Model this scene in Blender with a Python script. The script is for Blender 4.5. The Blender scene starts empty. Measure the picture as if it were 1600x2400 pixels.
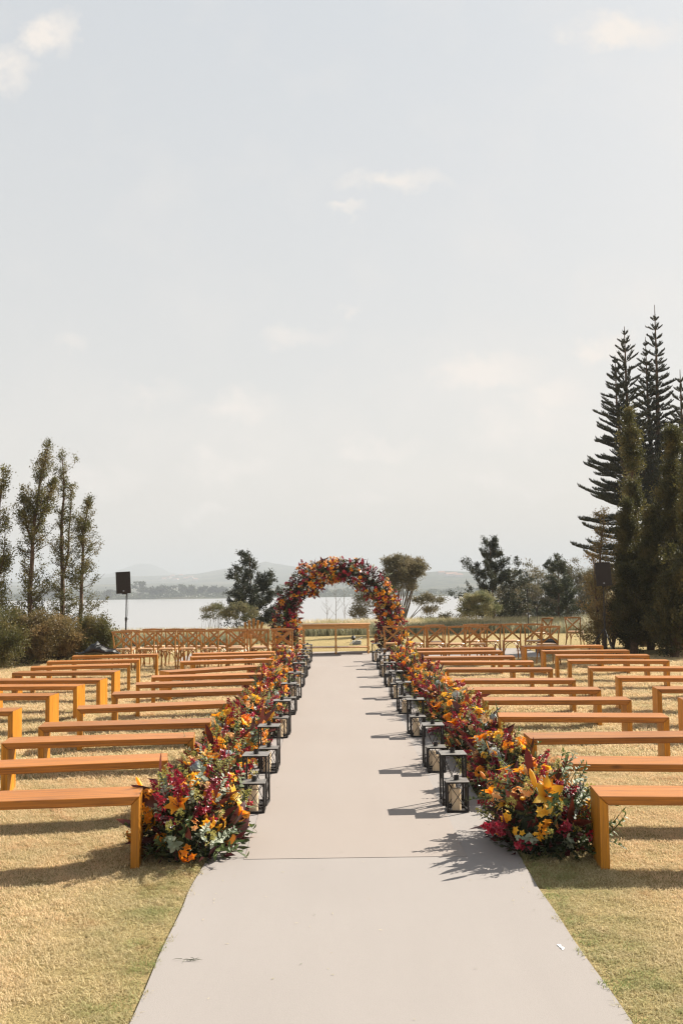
import bpy, math, random
import numpy as np
from mathutils import Vector, Matrix, Euler

R = math.radians
rng = np.random.default_rng(7)
random.seed(7)
SC = bpy.context.scene
COL = SC.collection

# ------------------------------------------------------------------ camera
F_PX = 2333.0            # focal length in pixels of the 1600 x 2400 photograph
CAM_H = 1.8
yaw, pitch, roll = R(0.37), math.atan(170 / F_PX), R(0.7)
fw = Vector((math.sin(yaw) * math.cos(pitch), math.cos(yaw) * math.cos(pitch), math.sin(pitch)))
r0 = Vector((math.cos(yaw), -math.sin(yaw), 0))
u0 = r0.cross(fw)
rt = r0 * math.cos(roll) - u0 * math.sin(roll)
up = u0 * math.cos(roll) + r0 * math.sin(roll)
cam = bpy.data.cameras.new('camera')
cam.sensor_fit = 'VERTICAL'
cam.sensor_height = 36.0
cam.lens = 36.0 * F_PX / 2400.0
cam.clip_start = 0.1
cam.clip_end = 20000
co = bpy.data.objects.new('camera', cam)
COL.objects.link(co)
co.matrix_world = Matrix(((rt.x, up.x, -fw.x, 0), (rt.y, up.y, -fw.y, 0), (rt.z, up.z, -fw.z, CAM_H), (0, 0, 0, 1)))
SC.camera = co
CAM = Vector((0, 0, CAM_H))


def ray(x, y):
    return fw + rt * ((x - 800) / F_PX) + up * ((1200 - y) / F_PX)


def G(x, y, h=0.0):      # the place at height h that a point of the photograph shows
    d = ray(x, y)
    t = (h - CAM_H) / d.z
    return CAM + d * t


def P(x, y, depth):      # the place at distance depth along the aisle
    d = ray(x, y)
    return CAM + d * (depth / d.y)


# ------------------------------------------------------------------ light
SUN = Vector((1.1, 0.78, 1.0)).normalized()
elev = math.asin(SUN.z)
azim = math.atan2(SUN.x, SUN.y)      # clockwise from +Y
W = bpy.data.worlds.new('World')
SC.world = W
W.use_nodes = True
nt = W.node_tree
nt.nodes.clear()


def build_world():
    N, L = nt.nodes, nt.links
    out = N.new('ShaderNodeOutputWorld')
    bg = N.new('ShaderNodeBackground')
    bg.inputs['Strength'].default_value = 0.1
    sky = N.new('ShaderNodeTexSky')
    sky.sky_type = 'NISHITA'
    sky.sun_disc = False
    sky.sun_elevation = elev
    sky.sun_rotation = azim
    sky.air_density = 1.2
    sky.dust_density = 4.0
    sky.ozone_density = 1.0
    tc = N.new('ShaderNodeTexCoord')
    sep = N.new('ShaderNodeSeparateXYZ')
    L.new(tc.outputs['Generated'], sep.inputs[0])

    def math_(op, a, b=None, c=None, clamp=False):
        n = N.new('ShaderNodeMath')
        n.operation = op
        n.use_clamp = clamp
        for i, v in enumerate((a, b, c)):
            if v is None:
                continue
            if hasattr(v, 'links') or hasattr(v, 'is_linked'):
                L.new(v, n.inputs[i])
            else:
                n.inputs[i].default_value = v
        return n.outputs[0]
    # veil of thin high cloud: warm pale near the horizon, cooler grey higher up
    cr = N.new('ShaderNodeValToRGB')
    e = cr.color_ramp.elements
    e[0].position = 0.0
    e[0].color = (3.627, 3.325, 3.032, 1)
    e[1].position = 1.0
    e[1].color = (1.019, 1.157, 1.304, 1)  # zenith, out of view, darkened to cut the sky's fill light
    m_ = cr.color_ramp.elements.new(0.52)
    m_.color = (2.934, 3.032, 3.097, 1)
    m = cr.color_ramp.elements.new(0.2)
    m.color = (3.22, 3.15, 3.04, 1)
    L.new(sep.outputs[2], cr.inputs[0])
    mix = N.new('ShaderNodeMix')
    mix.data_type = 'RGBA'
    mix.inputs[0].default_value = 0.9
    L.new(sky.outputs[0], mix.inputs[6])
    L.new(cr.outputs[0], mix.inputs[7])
    # faint fair-weather clouds, in directions as tangents of the view
    ay = math_('MAXIMUM', math_('ABSOLUTE', sep.outputs[1]), 0.15)
    u = math_('DIVIDE', sep.outputs[0], ay)
    v = math_('DIVIDE', sep.outputs[2], ay)
    cmb = N.new('ShaderNodeCombineXYZ')
    L.new(u, cmb.inputs[0])
    L.new(v, cmb.inputs[1])
    ns = N.new('ShaderNodeTexNoise')
    ns.inputs['Scale'].default_value = 22
    ns.inputs['Detail'].default_value = 6
    ns.inputs['Roughness'].default_value = 0.62
    L.new(cmb.outputs[0], ns.inputs['Vector'])
    vm = N.new('ShaderNodeVectorMath')
    vm.operation = 'SUBTRACT'
    L.new(ns.outputs['Color'], vm.inputs[0])
    vm.inputs[1].default_value = (0.5, 0.5, 0.5)
    vs = N.new('ShaderNodeVectorMath')
    vs.operation = 'MULTIPLY'
    L.new(vm.outputs[0], vs.inputs[0])
    vs.inputs[1].default_value = (0.09, 0.07, 0)
    va = N.new('ShaderNodeVectorMath')
    va.operation = 'ADD'
    L.new(cmb.outputs[0], va.inputs[0])
    L.new(vs.outputs[0], va.inputs[1])
    blobs = [(125, 80, 75, 55, 1), (20, 160, 60, 55, 1), (560, 955, 105, 45, .9), (540, 1085, 130, 42, .8), (880, 1050, 110, 28, .8),
             (1150, 870, 150, 50, 1), (1290, 930, 95, 60, 1), (930, 425, 130, 26, .8), (800, 495, 60, 16, .9), (1470, 75, 140, 42, .9),
             (700, 790, 95, 24, .5), (150, 810, 50, 24, .6), (210, 1120, 150, 40, .7), (1170, 1135, 150, 22, .7), (1430, 820, 70, 40, 1),
             (860, 1165, 80, 18, .7), (500, 1200, 70, 22, .6), (360, 920, 80, 24, .5), (1150, 900, 340, 130, .30), (560, 1030, 320, 110, .30), (950, 1120, 520, 55, .28), (1480, 700, 160, 90, .25), (1230, 1000, 170, 60, .7), (820, 745, 20, 16, .6)]
    total = None
    for (x, y, rx, ry, k) in blobs:
        d = ray(x, y)
        cu, cv = d.x / d.y, d.z / d.y
        s = N.new('ShaderNodeVectorMath')
        s.operation = 'SUBTRACT'
        L.new(va.outputs[0], s.inputs[0])
        s.inputs[1].default_value = (cu, cv, 0)
        q = N.new('ShaderNodeVectorMath')
        q.operation = 'MULTIPLY'
        L.new(s.outputs[0], q.inputs[0])
        q.inputs[1].default_value = (F_PX / rx, F_PX / ry, 0)
        ln = N.new('ShaderNodeVectorMath')
        ln.operation = 'LENGTH'
        L.new(q.outputs[0], ln.inputs[0])
        a = math_('MULTIPLY', math_('SMOOTH_MIN', math_('SUBTRACT', 1.25, ln.outputs['Value'], clamp=True), 1.0, 0.3), k)
        total = a if total is None else math_('MAXIMUM', total, a)
    n2 = N.new('ShaderNodeTexNoise')
    n2.inputs['Scale'].default_value = 9
    n2.inputs['Detail'].default_value = 5
    L.new(cmb.outputs[0], n2.inputs['Vector'])
    wisp = math_('MULTIPLY', math_('SUBTRACT', n2.outputs[0], 0.5, clamp=True), 0.8)
    dens = math_('ADD', math_('MULTIPLY', total, math_('MULTIPLY', math_('SUBTRACT', ns.outputs[0], 0.22, clamp=True), 3.0)), wisp, clamp=True)
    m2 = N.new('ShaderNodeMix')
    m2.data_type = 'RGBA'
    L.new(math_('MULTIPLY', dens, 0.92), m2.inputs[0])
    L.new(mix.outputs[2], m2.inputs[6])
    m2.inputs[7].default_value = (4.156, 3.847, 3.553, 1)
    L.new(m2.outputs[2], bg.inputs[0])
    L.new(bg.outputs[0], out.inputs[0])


build_world()
sl = bpy.data.lights.new('sun', 'SUN')
sl.energy = 5.0
sl.angle = R(0.55)
sl.color = (1.0, 0.93, 0.82)
so = bpy.data.objects.new('sun', sl)
COL.objects.link(so)
so.rotation_euler = SUN.to_track_quat('Z', 'Y').to_euler()
so.location = (30, 20, 30)
SC.view_settings.view_transform = 'Standard'
SC.view_settings.look = 'None'
SC.view_settings.gamma = 1
SC.view_settings.exposure = 1.2
SC.view_settings.use_curve_mapping = False
SC.render.engine = 'CYCLES'
SC.cycles.use_denoising = True
SC.cycles.max_bounces = 6
SC.cycles.filter_width = 1.25
SC.cycles.diffuse_bounces = 2
SC.cycles.glossy_bounces = 2
SC.cycles.transmission_bounces = 3
SC.cycles.transparent_max_bounces = 4
SC.cycles.volume_bounces = 1
SC.cycles.sample_clamp_indirect = 6


# ------------------------------------------------------------------ helpers
def tag(o, label=None, cat=None, group=None, kind=None):
    if label:
        o['label'] = label
    if cat:
        o['category'] = cat
    if group:
        o['group'] = group
    if kind:
        o['kind'] = kind
    return o


def empty(name, loc, rz=0.0, label=None, cat=None, group=None):
    o = bpy.data.objects.new(name, None)
    o.empty_display_size = 0.1
    COL.objects.link(o)
    o.location = loc
    o.rotation_euler = (0, 0, rz)
    return tag(o, label, cat, group)


def link(name, me, parent=None, loc=None, rot=None, scale=None):
    o = bpy.data.objects.new(name, me)
    COL.objects.link(o)
    if parent is not None:
        o.parent = parent
    if loc is not None:
        o.location = loc
    if rot is not None:
        o.rotation_euler = rot
    if scale is not None:
        o.scale = (scale, scale, scale) if not hasattr(scale, '__len__') else scale
    return o


KIDS = {}


def children(o):
    return [c for c in o.children]


def copy_tree(o, parent=None):
    c = o.copy()
    COL.objects.link(c)
    if parent is not None:
        c.parent = parent
    for ch in children(o):
        copy_tree(ch, c)
    return c


def fast(name, V, F, mats, midx=None, smooth=False):
    V = np.asarray(V, dtype=np.float32)
    F = np.asarray(F, dtype=np.int32)
    me = bpy.data.meshes.new(name)
    n, k = F.shape
    me.vertices.add(len(V))
    me.vertices.foreach_set('co', V.ravel())
    me.loops.add(n * k)
    me.loops.foreach_set('vertex_index', F.ravel())
    me.polygons.add(n)
    me.polygons.foreach_set('loop_start', np.arange(0, n * k, k, dtype=np.int32))
    try:
        me.polygons.foreach_set('loop_total', np.full(n, k, dtype=np.int32))
    except Exception:
        pass
    for m in (mats if isinstance(mats, (list, tuple)) else [mats]):
        me.materials.append(m)
    if midx is not None:
        me.polygons.foreach_set('material_index', np.asarray(midx, dtype=np.int32))
    me.polygons.foreach_set('use_smooth', np.full(n, bool(smooth)))
    me.update(calc_edges=True)
    return me


class MB:
    def __init__(s):
        s.v, s.f, s.m = [], [], []
        s.cur = 0

    def mat(s, i):
        s.cur = i
        return s

    def add(s, vs, fs):
        b = len(s.v)
        s.v += [tuple(p) for p in vs]
        s.f += [tuple(b + i for i in f) for f in fs]
        s.m += [s.cur] * len(fs)
        return s

    def box(s, x0, x1, y0, y1, z0, z1, bev=0.0, M=None):
        if bev > 0:
            b = bev
            vs, idx = [], {}
            for i, (sx, X) in enumerate(((-1, x0), (1, x1))):
                for j, (sy, Y) in enumerate(((-1, y0), (1, y1))):
                    for k, (sz, Z) in enumerate(((-1, z0), (1, z1))):
                        for a in range(3):
                            p = [X - sx * b, Y - sy * b, Z - sz * b]
                            p[a] = (X, Y, Z)[a]
                            idx[(i, j, k, a)] = len(vs)
                            vs.append(p)
            fs = []
            for a in range(3):
                for e in (0, 1):
                    q = []
                    for (c, d) in ((0, 0), (1, 0), (1, 1), (0, 1)):
                        key = [0, 0, 0]
                        key[a] = e
                        key[(a + 1) % 3] = c
                        key[(a + 2) % 3] = d
                        q.append(idx[(key[0], key[1], key[2], a)])
                    fs.append(q if e else q[::-1])
            for a in range(3):
                b1, b2 = (a + 1) % 3, (a + 2) % 3
                for c in (0, 1):
                    for d in (0, 1):
                        k0, k1 = [0] * 3, [0] * 3
                        k0[a], k1[a] = 0, 1
                        k0[b1] = k1[b1] = c
                        k0[b2] = k1[b2] = d
                        q = [idx[(*k0, b1)], idx[(*k1, b1)], idx[(*k1, b2)], idx[(*k0, b2)]]
                        if c == d:
                            q = q[::-1]
                        fs.append(q)
            for i in (0, 1):
                for j in (0, 1):
                    for k in (0, 1):
                        q = [idx[(i, j, k, 0)], idx[(i, j, k, 1)], idx[(i, j, k, 2)]]
                        if (i + j + k) % 2 == 0:
                            q = q[::-1]
                        fs.append(q)
        else:
            vs = [(x, y, z) for x in (x0, x1) for y in (y0, y1) for z in (z0, z1)]
            fs = [(0, 1, 3, 2), (4, 6, 7, 5), (0, 4, 5, 1), (2, 3, 7, 6), (0, 2, 6, 4), (1, 5, 7, 3)]
        if M is not None:
            vs = [M @ Vector(p) for p in vs]
        return s.add(vs, fs)

    def tube(s, pts, rad, n=6, cap=True, flat=1.0):
        pts = [Vector(p) for p in pts]
        if not hasattr(rad, '__len__'):
            rad = [rad] * len(pts)
        vs, fs = [], []
        ref = None
        for i, p in enumerate(pts):
            t = (pts[min(i + 1, len(pts) - 1)] - pts[max(i - 1, 0)])
            if t.length < 1e-9:
                t = Vector((0, 0, 1))
            t.normalize()
            if ref is None:
                ref = Vector((0, 0, 1)) if abs(t.z) < 0.9 else Vector((1, 0, 0))
            a = (ref - t * ref.dot(t)).normalized()
            b = t.cross(a)
            ref = a
            for k in range(n):
                q = 2 * math.pi * k / n
                vs.append(p + a * (math.cos(q) * rad[i]) + b * (math.sin(q) * rad[i] * flat))
        for i in range(len(pts) - 1):
            for k in range(n):
                k2 = (k + 1) % n
                fs.append((i * n + k, i * n + k2, (i + 1) * n + k2, (i + 1) * n + k))
        if cap:
            fs.append(tuple(range(n))[::-1])
            fs.append(tuple((len(pts) - 1) * n + k for k in range(n)))
        return s.add(vs, fs)

    def lathe(s, prof, n=12, M=None):
        vs, fs = [], []
        for (r, z) in prof:
            for k in range(n):
                q = 2 * math.pi * k / n
                vs.append(Vector((r * math.cos(q), r * math.sin(q), z)))
        for i in range(len(prof) - 1):
            for k in range(n):
                k2 = (k + 1) % n
                fs.append((i * n + k, i * n + k2, (i + 1) * n + k2, (i + 1) * n + k))
        fs.append(tuple(range(n))[::-1])
        fs.append(tuple((len(prof) - 1) * n + k for k in range(n)))
        if M is not None:
            vs = [M @ p for p in vs]
        return s.add(vs, fs)

    def petal(s, L, w, M, curl=0.6, fold=0.25, n=4, tip=0.5, base=0.25, twist=0.0):
        # blade along +Y bending towards -Z, folded along its midrib
        vs, fs = [], []
        y, z, a = 0.0, 0.0, 0.0
        for i in range(n + 1):
            t = i / n
            ww = w * 0.5 * max(0.02, math.sin(math.pi * (base + (1 - base) * t) ** (0.8 + tip)) if t < 1 else 0.02)
            tw = twist * t
            for sx in (-1, 0, 1):
                X, Z = sx * ww, abs(sx) * ww * fold
                vs.append(Vector((X * math.cos(tw) - Z * math.sin(tw), y, z + X * math.sin(tw) + Z * math.cos(tw))))
            a -= curl / n
            y += L / n * math.cos(a)
            z += L / n * math.sin(a)
        for i in range(n):
            for k in (0, 1):
                fs.append((i * 3 + k, i * 3 + k + 1, (i + 1) * 3 + k + 1, (i + 1) * 3 + k))
        return s.add([M @ p for p in vs], fs)

    def mesh(s, name, mats, smooth=False):
        me = bpy.data.meshes.new(name)
        me.from_pydata(s.v, [], s.f)
        mats = mats if isinstance(mats, (list, tuple)) else [mats]
        for m in mats:
            me.materials.append(m)
        if len(mats) > 1:
            me.polygons.foreach_set('material_index', np.array(s.m, dtype=np.int32))
        if smooth:
            me.polygons.foreach_set('use_smooth', np.ones(len(s.f), dtype=bool))
        me.update()
        return me

    def build(s, name, mats, parent=None, smooth=False, **k):
        return link(name, s.mesh(name, mats, smooth), parent, **k)


# ------------------------------------------------------------------ materials
def mat_base(name):
    m = bpy.data.materials.new(name)
    m.use_nodes = True
    t = m.node_tree
    b = t.nodes['Principled BSDF']
    return m, t, b


def noise(t, vec, scale, detail=3, rough=0.5):
    n = t.nodes.new('ShaderNodeTexNoise')
    n.inputs['Scale'].default_value = scale
    n.inputs['Detail'].default_value = detail
    n.inputs['Roughness'].default_value = rough
    if vec is not None:
        t.links.new(vec, n.inputs['Vector'])
    return n


def ramp(t, fac, stops):
    r = t.nodes.new('ShaderNodeValToRGB')
    el = r.color_ramp.elements
    el[0].position, el[0].color = stops[0][0], (*stops[0][1], 1)
    el[1].position, el[1].color = stops[-1][0], (*stops[-1][1], 1)
    for p, c in stops[1:-1]:
        e = el.new(p)
        e.color = (*c, 1)
    t.links.new(fac, r.inputs[0])
    return r.outputs[0]


def mixc(t, fac, a, b, mode='MIX'):
    m = t.nodes.new('ShaderNodeMix')
    m.data_type = 'RGBA'
    m.blend_type = mode
    for s_, v in ((0, fac), (6, a), (7, b)):
        if isinstance(v, (int, float)):
            m.inputs[s_].default_value = v
        elif isinstance(v, tuple):
            m.inputs[s_].default_value = (*v, 1)
        else:
            t.links.new(v, m.inputs[s_])
    return m.outputs[2]


def mapping(t, vec, scale=(1, 1, 1), loc=None):
    m = t.nodes.new('ShaderNodeMapping')
    m.inputs['Scale'].default_value = scale
    t.links.new(vec, m.inputs[0])
    if loc is not None:
        t.links.new(loc, m.inputs[1])
    return m.outputs[0]


def objcoord(t):
    return t.nodes.new('ShaderNodeTexCoord').outputs['Object']


def worldpos(t):
    return t.nodes.new('ShaderNodeNewGeometry').outputs['Position']


def bump(t, b, h, strength=0.3, dist=0.01):
    n = t.nodes.new('ShaderNodeBump')
    n.inputs['Strength'].default_value = strength
    n.inputs['Distance'].default_value = dist
    t.links.new(h, n.inputs['Height'])
    t.links.new(n.outputs[0], b.inputs['Normal'])


def simple(name, col, rough=0.6, metal=0.0, var=0.15, scale=8, spec=None):
    m, t, b = mat_base(name)
    n = noise(t, objcoord(t), scale, 4)
    lo = tuple(max(0, c * (1 - var)) for c in col)
    hi = tuple(min(1, c * (1 + var)) for c in col)
    t.links.new(ramp(t, n.outputs[0], [(0.3, lo), (0.7, hi)]), b.inputs['Base Color'])
    b.inputs['Roughness'].default_value = rough
    b.inputs['Metallic'].default_value = metal
    if spec is not None:
        b.inputs['Specular IOR Level'].default_value = spec
    return m


def wood(name, lo, hi, axis=0, rough=0.34, objvar=0.35, fine=1.0, coat=0.7):
    m, t, b = mat_base(name)
    oc = objcoord(t)
    oi = t.nodes.new('ShaderNodeObjectInfo')
    mul = t.nodes.new('ShaderNodeVectorMath')
    mul.operation = 'MULTIPLY'
    mul.inputs[1].default_value = (17, 31, 23)
    t.links.new(oi.outputs['Random'], mul.inputs[0])
    sc = [9 * fine, 9 * fine, 9 * fine]
    sc[axis] = 0.55 * fine
    v = mapping(t, oc, tuple(sc), mul.outputs[0])
    n1 = noise(t, v, 1.6, 5, 0.6)
    n1.inputs['Distortion'].default_value = 0.6
    sc2 = [70 * fine, 70 * fine, 70 * fine]
    sc2[axis] = 2.5 * fine
    n2 = noise(t, mapping(t, oc, tuple(sc2), mul.outputs[0]), 1.0, 3, 0.6)
    c1 = ramp(t, n1.outputs[0], [(0.28, lo), (0.5, tuple((a + b_) / 2 for a, b_ in zip(lo, hi))), (0.72, hi)])
    c2 = mixc(t, 0.6, c1, ramp(t, n2.outputs[0], [(0.32, tuple(c * 0.5 for c in lo)), (0.6, tuple(c * 1.08 for c in hi))]))
    sk = [5.0 * fine] * 3
    sk[axis] = 1.7 * fine
    vk = t.nodes.new('ShaderNodeTexVoronoi')
    vk.inputs['Scale'].default_value = 1.0
    t.links.new(mapping(t, oc, tuple(sk), mul.outputs[0]), vk.inputs['Vector'])
    c2 = mixc(t, ramp(t, vk.outputs['Distance'], [(0.035, (0.75, 0.75, 0.75)), (0.10, (0, 0, 0))]), c2, tuple(c * 0.3 for c in lo))
    hv = t.nodes.new('ShaderNodeHueSaturation')
    mr = t.nodes.new('ShaderNodeMapRange')
    mr.inputs[3].default_value = 1 - objvar * 0.5
    mr.inputs[4].default_value = 1 + objvar * 0.5
    t.links.new(oi.outputs['Random'], mr.inputs[0])
    t.links.new(mr.outputs[0], hv.inputs['Value'])
    t.links.new(c2, hv.inputs['Color'])
    t.links.new(hv.outputs[0], b.inputs['Base Color'])
    r = t.nodes.new('ShaderNodeMapRange')
    r.inputs[3].default_value = rough - 0.08
    r.inputs[4].default_value = rough + 0.14
    t.links.new(n1.outputs[0], r.inputs[0])
    t.links.new(r.outputs[0], b.inputs['Roughness'])
    bump(t, b, n2.outputs[0], 0.15, 0.002)
    b.inputs['Coat Weight'].default_value = coat
    b.inputs['Coat Roughness'].default_value = 0.42
    b.inputs['Coat Tint'].default_value = (1.0, 0.85, 0.72, 1)
    return m


def leafmat(name, cols, back=None, trans=0.35, rough=0.5, scale=3.0, objr=True, gloss=0.35):
    """two-sided leaf or petal: colour varies from clump to clump, light passes through"""
    m, t, b = mat_base(name)
    n = noise(t, worldpos(t), scale, 2)
    c = ramp(t, n.outputs[0], [(0.32, cols[0]), (0.5, cols[len(cols) // 2]), (0.68, cols[-1])])
    if objr:
        oi = t.nodes.new('ShaderNodeObjectInfo')
        hv = t.nodes.new('ShaderNodeHueSaturation')
        mr = t.nodes.new('ShaderNodeMapRange')
        mr.inputs[3].default_value = 0.7
        mr.inputs[4].default_value = 1.25
        t.links.new(oi.outputs['Random'], mr.inputs[0])
        t.links.new(mr.outputs[0], hv.inputs['Value'])
        t.links.new(c, hv.inputs['Color'])
        c = hv.outputs[0]
    if back is not None:
        ge = t.nodes.new('ShaderNodeNewGeometry')
        c = mixc(t, ge.outputs['Backfacing'], c, back)
    t.links.new(c, b.inputs['Base Color'])
    b.inputs['Roughness'].default_value = rough
    b.inputs['Specular IOR Level'].default_value = gloss
    tr = t.nodes.new('ShaderNodeBsdfTranslucent')
    t.links.new(c, tr.inputs[0])
    mx = t.nodes.new('ShaderNodeMixShader')
    mx.inputs[0].default_value = trans
    t.links.new(b.outputs[0], mx.inputs[1])
    t.links.new(tr.outputs[0], mx.inputs[2])
    t.links.new(mx.outputs[0], t.nodes['Material Output'].inputs[0])
    return m


M = {}
M['bench_x'] = wood('varnished_wood_seat', (0.2838, 0.0929, 0.0060), (0.4472, 0.1634, 0.0155), 0, rough=0.40, coat=0.25)
M['bench_z'] = wood('varnished_wood_leg', (0.3420, 0.1215, 0.0036), (0.5400, 0.2160, 0.0090), 2, rough=0.42, coat=0.12)
M['chair'] = wood('honey_wood', (0.2890, 0.1275, 0.0213), (0.4590, 0.2210, 0.0467), 2, rough=0.38, objvar=0.25, fine=2.0)
M['chair_seat'] = wood('pale_wood_seat', (0.42, 0.24, 0.10), (0.60, 0.38, 0.18), 0, rough=0.4, objvar=0.2, fine=2.0)
M['table'] = wood('pine_table_wood', (0.40, 0.19, 0.035), (0.60, 0.33, 0.09), 0, rough=0.4, objvar=0.1, fine=1.5)
M['iron'] = simple('black_iron', (0.012, 0.009, 0.008), 0.6, 0.1, 0.35, 30)
M['iron_top'] = simple('dark_steel_sheet', (0.24, 0.22, 0.20), 0.45, 0.4, 0.3, 20)
M['wax'] = simple('cream_wax', (0.72, 0.55, 0.36), 0.45, 0, 0.06, 6)
M['black'] = simple('black_plastic', (0.014, 0.011, 0.011), 0.55, 0, 0.3, 40)
M['grille'] = simple('speaker_grille', (0.02, 0.015, 0.015), 0.7, 0.2, 0.4, 300)
M['white'] = simple('white_enamel', (0.75, 0.75, 0.76), 0.35, 0, 0.05, 10)
M['grey'] = simple('grey_plastic', (0.26, 0.29, 0.33), 0.5, 0, 0.1, 10)
M['bark'] = simple('brown_bark', (0.105, 0.066, 0.042), 0.9, 0, 0.4, 14)
M['bark_grey'] = simple('grey_bark', (0.16, 0.13, 0.10), 0.9, 0, 0.35, 14)
M['bag'] = simple('black_nylon', (0.010, 0.010, 0.011), 0.5, 0, 0.2, 15)
M['soil'] = simple('floral_foam', (0.02, 0.03, 0.014), 0.95, 0, 0.3, 20)


def carpet_mat(name, c, tint):
    m, t, b = mat_base(name)
    w = worldpos(t)
    n1 = noise(t, w, 0.7, 4, 0.6)
    n2 = noise(t, mapping(t, w, (1, 0.12, 1)), 3.0, 4, 0.6)
    n3 = noise(t, w, 260, 2)
    c1 = ramp(t, n1.outputs[0], [(0.3, tuple(x * 0.94 for x in c)), (0.7, tint)])
    c2 = mixc(t, 0.4, c1, ramp(t, n2.outputs[0], [(0.35, tuple(x * 0.93 for x in c)), (0.65, tuple(x * 1.03 for x in c))]))
    c3 = mixc(t, 0.25, c2, ramp(t, n3.outputs[0], [(0.3, tuple(x * 0.78 for x in c)), (0.7, tuple(min(1, x * 1.12) for x in c))]))
    # scattered specks of dry grass and dust trodden into the pile
    n4 = noise(t, w, 23, 5, 0.7)
    c4 = mixc(t, ramp(t, n4.outputs[0], [(0.70, (0, 0, 0)), (0.78, (1, 1, 1))]), c3, tuple(x * 0.72 for x in c))
    t.links.new(c4, b.inputs['Base Color'])
    b.inputs['Roughness'].default_value = 0.92
    b.inputs['Specular IOR Level'].default_value = 0.15
    a = t.nodes.new('ShaderNodeMath')
    a.operation = 'MULTIPLY_ADD'
    t.links.new(n1.outputs[0], a.inputs[0])
    a.inputs[1].default_value = 4.0
    t.links.new(n3.outputs[0], a.inputs[2])
    bump(t, b, a.outputs[0], 0.25, 0.004)
    return m


M['carpet'] = carpet_mat('beige_carpet', (0.3045, 0.2765, 0.2590), (0.3132, 0.2861, 0.2695))
M['carpet_in'] = carpet_mat('rosy_beige_carpet', (0.3150, 0.2730, 0.2450), (0.3115, 0.2747, 0.2502))


def ground_mat():
    m, t, b = mat_base('dry_lawn')
    w = worldpos(t)
    n1 = noise(t, w, 0.55, 5, 0.6)
    n2 = noise(t, w, 5.0, 5, 0.7)
    n3 = noise(t, w, 60, 4, 0.7)
    c1 = ramp(t, n1.outputs[0], [(0.33, (0.22, 0.195, 0.075)), (0.5, (0.36, 0.28, 0.12)), (0.68, (0.46, 0.33, 0.15))])
    c2 = mixc(t, 0.5, c1, ramp(t, n2.outputs[0], [(0.3, (0.17, 0.15, 0.06)), (0.5, (0.33, 0.26, 0.12)), (0.7, (0.42, 0.33, 0.17))]))
    c3 = mixc(t, 0.5, c2, ramp(t, n3.outputs[0], [(0.35, (0.12, 0.095, 0.04)), (0.62, (0.52, 0.39, 0.19))]))
    t.links.new(c3, b.inputs['Base Color'])
    b.inputs['Roughness'].default_value = 0.95
    b.inputs['Specular IOR Level'].default_value = 0.1
    bump(t, b, n3.outputs[0], 0.9, 0.03)
    return m


def blade_mat():
    m, t, b = mat_base('turf_blades')
    w = worldpos(t)
    n1 = noise(t, w, 0.6, 4, 0.6)
    n2 = noise(t, w, 4.0, 5, 0.7)
    n3 = noise(t, w, 90, 2, 0.7)
    n4 = noise(t, w, 1.6, 4, 0.7)
    c1 = ramp(t, n1.outputs[0], [(0.35, (0.42, 0.38, 0.19)), (0.5, (0.76, 0.57, 0.32)), (0.65, (0.92, 0.64, 0.38))])
    c2 = mixc(t, 0.5, c1, ramp(t, n2.outputs[0], [(0.34, (0.34, 0.32, 0.14)), (0.50, (0.72, 0.55, 0.32)), (0.68, (0.90, 0.60, 0.33))]))
    c3 = mixc(t, 0.45, c2, ramp(t, n3.outputs[0], [(0.38, (0.22, 0.15, 0.06)), (0.55, (0.96, 0.80, 0.54))]))
    # reddish scorched spots
    c3 = mixc(t, ramp(t, n4.outputs[0], [(0.57, (0, 0, 0)), (0.70, (0.7, 0.7, 0.7))]), c3, (0.50, 0.25, 0.11))
    # greener where the turf along the carpet keeps its water
    sx = t.nodes.new('ShaderNodeSeparateXYZ')
    t.links.new(w, sx.inputs[0])
    d = t.nodes.new('ShaderNodeMath')
    d.operation = 'SUBTRACT'
    t.links.new(sx.outputs[0], d.inputs[0])
    d.inputs[1].default_value = 0.19
    d2 = t.nodes.new('ShaderNodeMath')
    d2.operation = 'ABSOLUTE'
    t.links.new(d.outputs[0], d2.inputs[0])
    d3 = t.nodes.new('ShaderNodeMapRange')
    t.links.new(d2.outputs[0], d3.inputs[0])
    d3.inputs[1].default_value = 1.0
    d3.inputs[2].default_value = 1.75
    d3.inputs[3].default_value = 1.0
    d3.inputs[4].default_value = 0.0
    mm = t.nodes.new('ShaderNodeMath')
    mm.operation = 'MULTIPLY'
    t.links.new(d3.outputs[0], mm.inputs[0])
    r_ = t.nodes.new('ShaderNodeMapRange')
    t.links.new(n2.outputs[0], r_.inputs[0])
    r_.inputs[1].default_value = 0.35
    r_.inputs[2].default_value = 0.62
    t.links.new(r_.outputs[0], mm.inputs[1])
    c4 = mixc(t, mm.outputs[0], c3, (0.21, 0.27, 0.08))
    t.links.new(c4, b.inputs['Base Color'])
    b.inputs['Roughness'].default_value = 0.7
    b.inputs['Specular IOR Level'].default_value = 0.2
    tr = t.nodes.new('ShaderNodeBsdfTranslucent')
    t.links.new(c4, tr.inputs[0])
    mx = t.nodes.new('ShaderNodeMixShader')
    mx.inputs[0].default_value = 0.42
    t.links.new(b.outputs[0], mx.inputs[1])
    t.links.new(tr.outputs[0], mx.inputs[2])
    t.links.new(mx.outputs[0], t.nodes['Material Output'].inputs[0])
    return m


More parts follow.
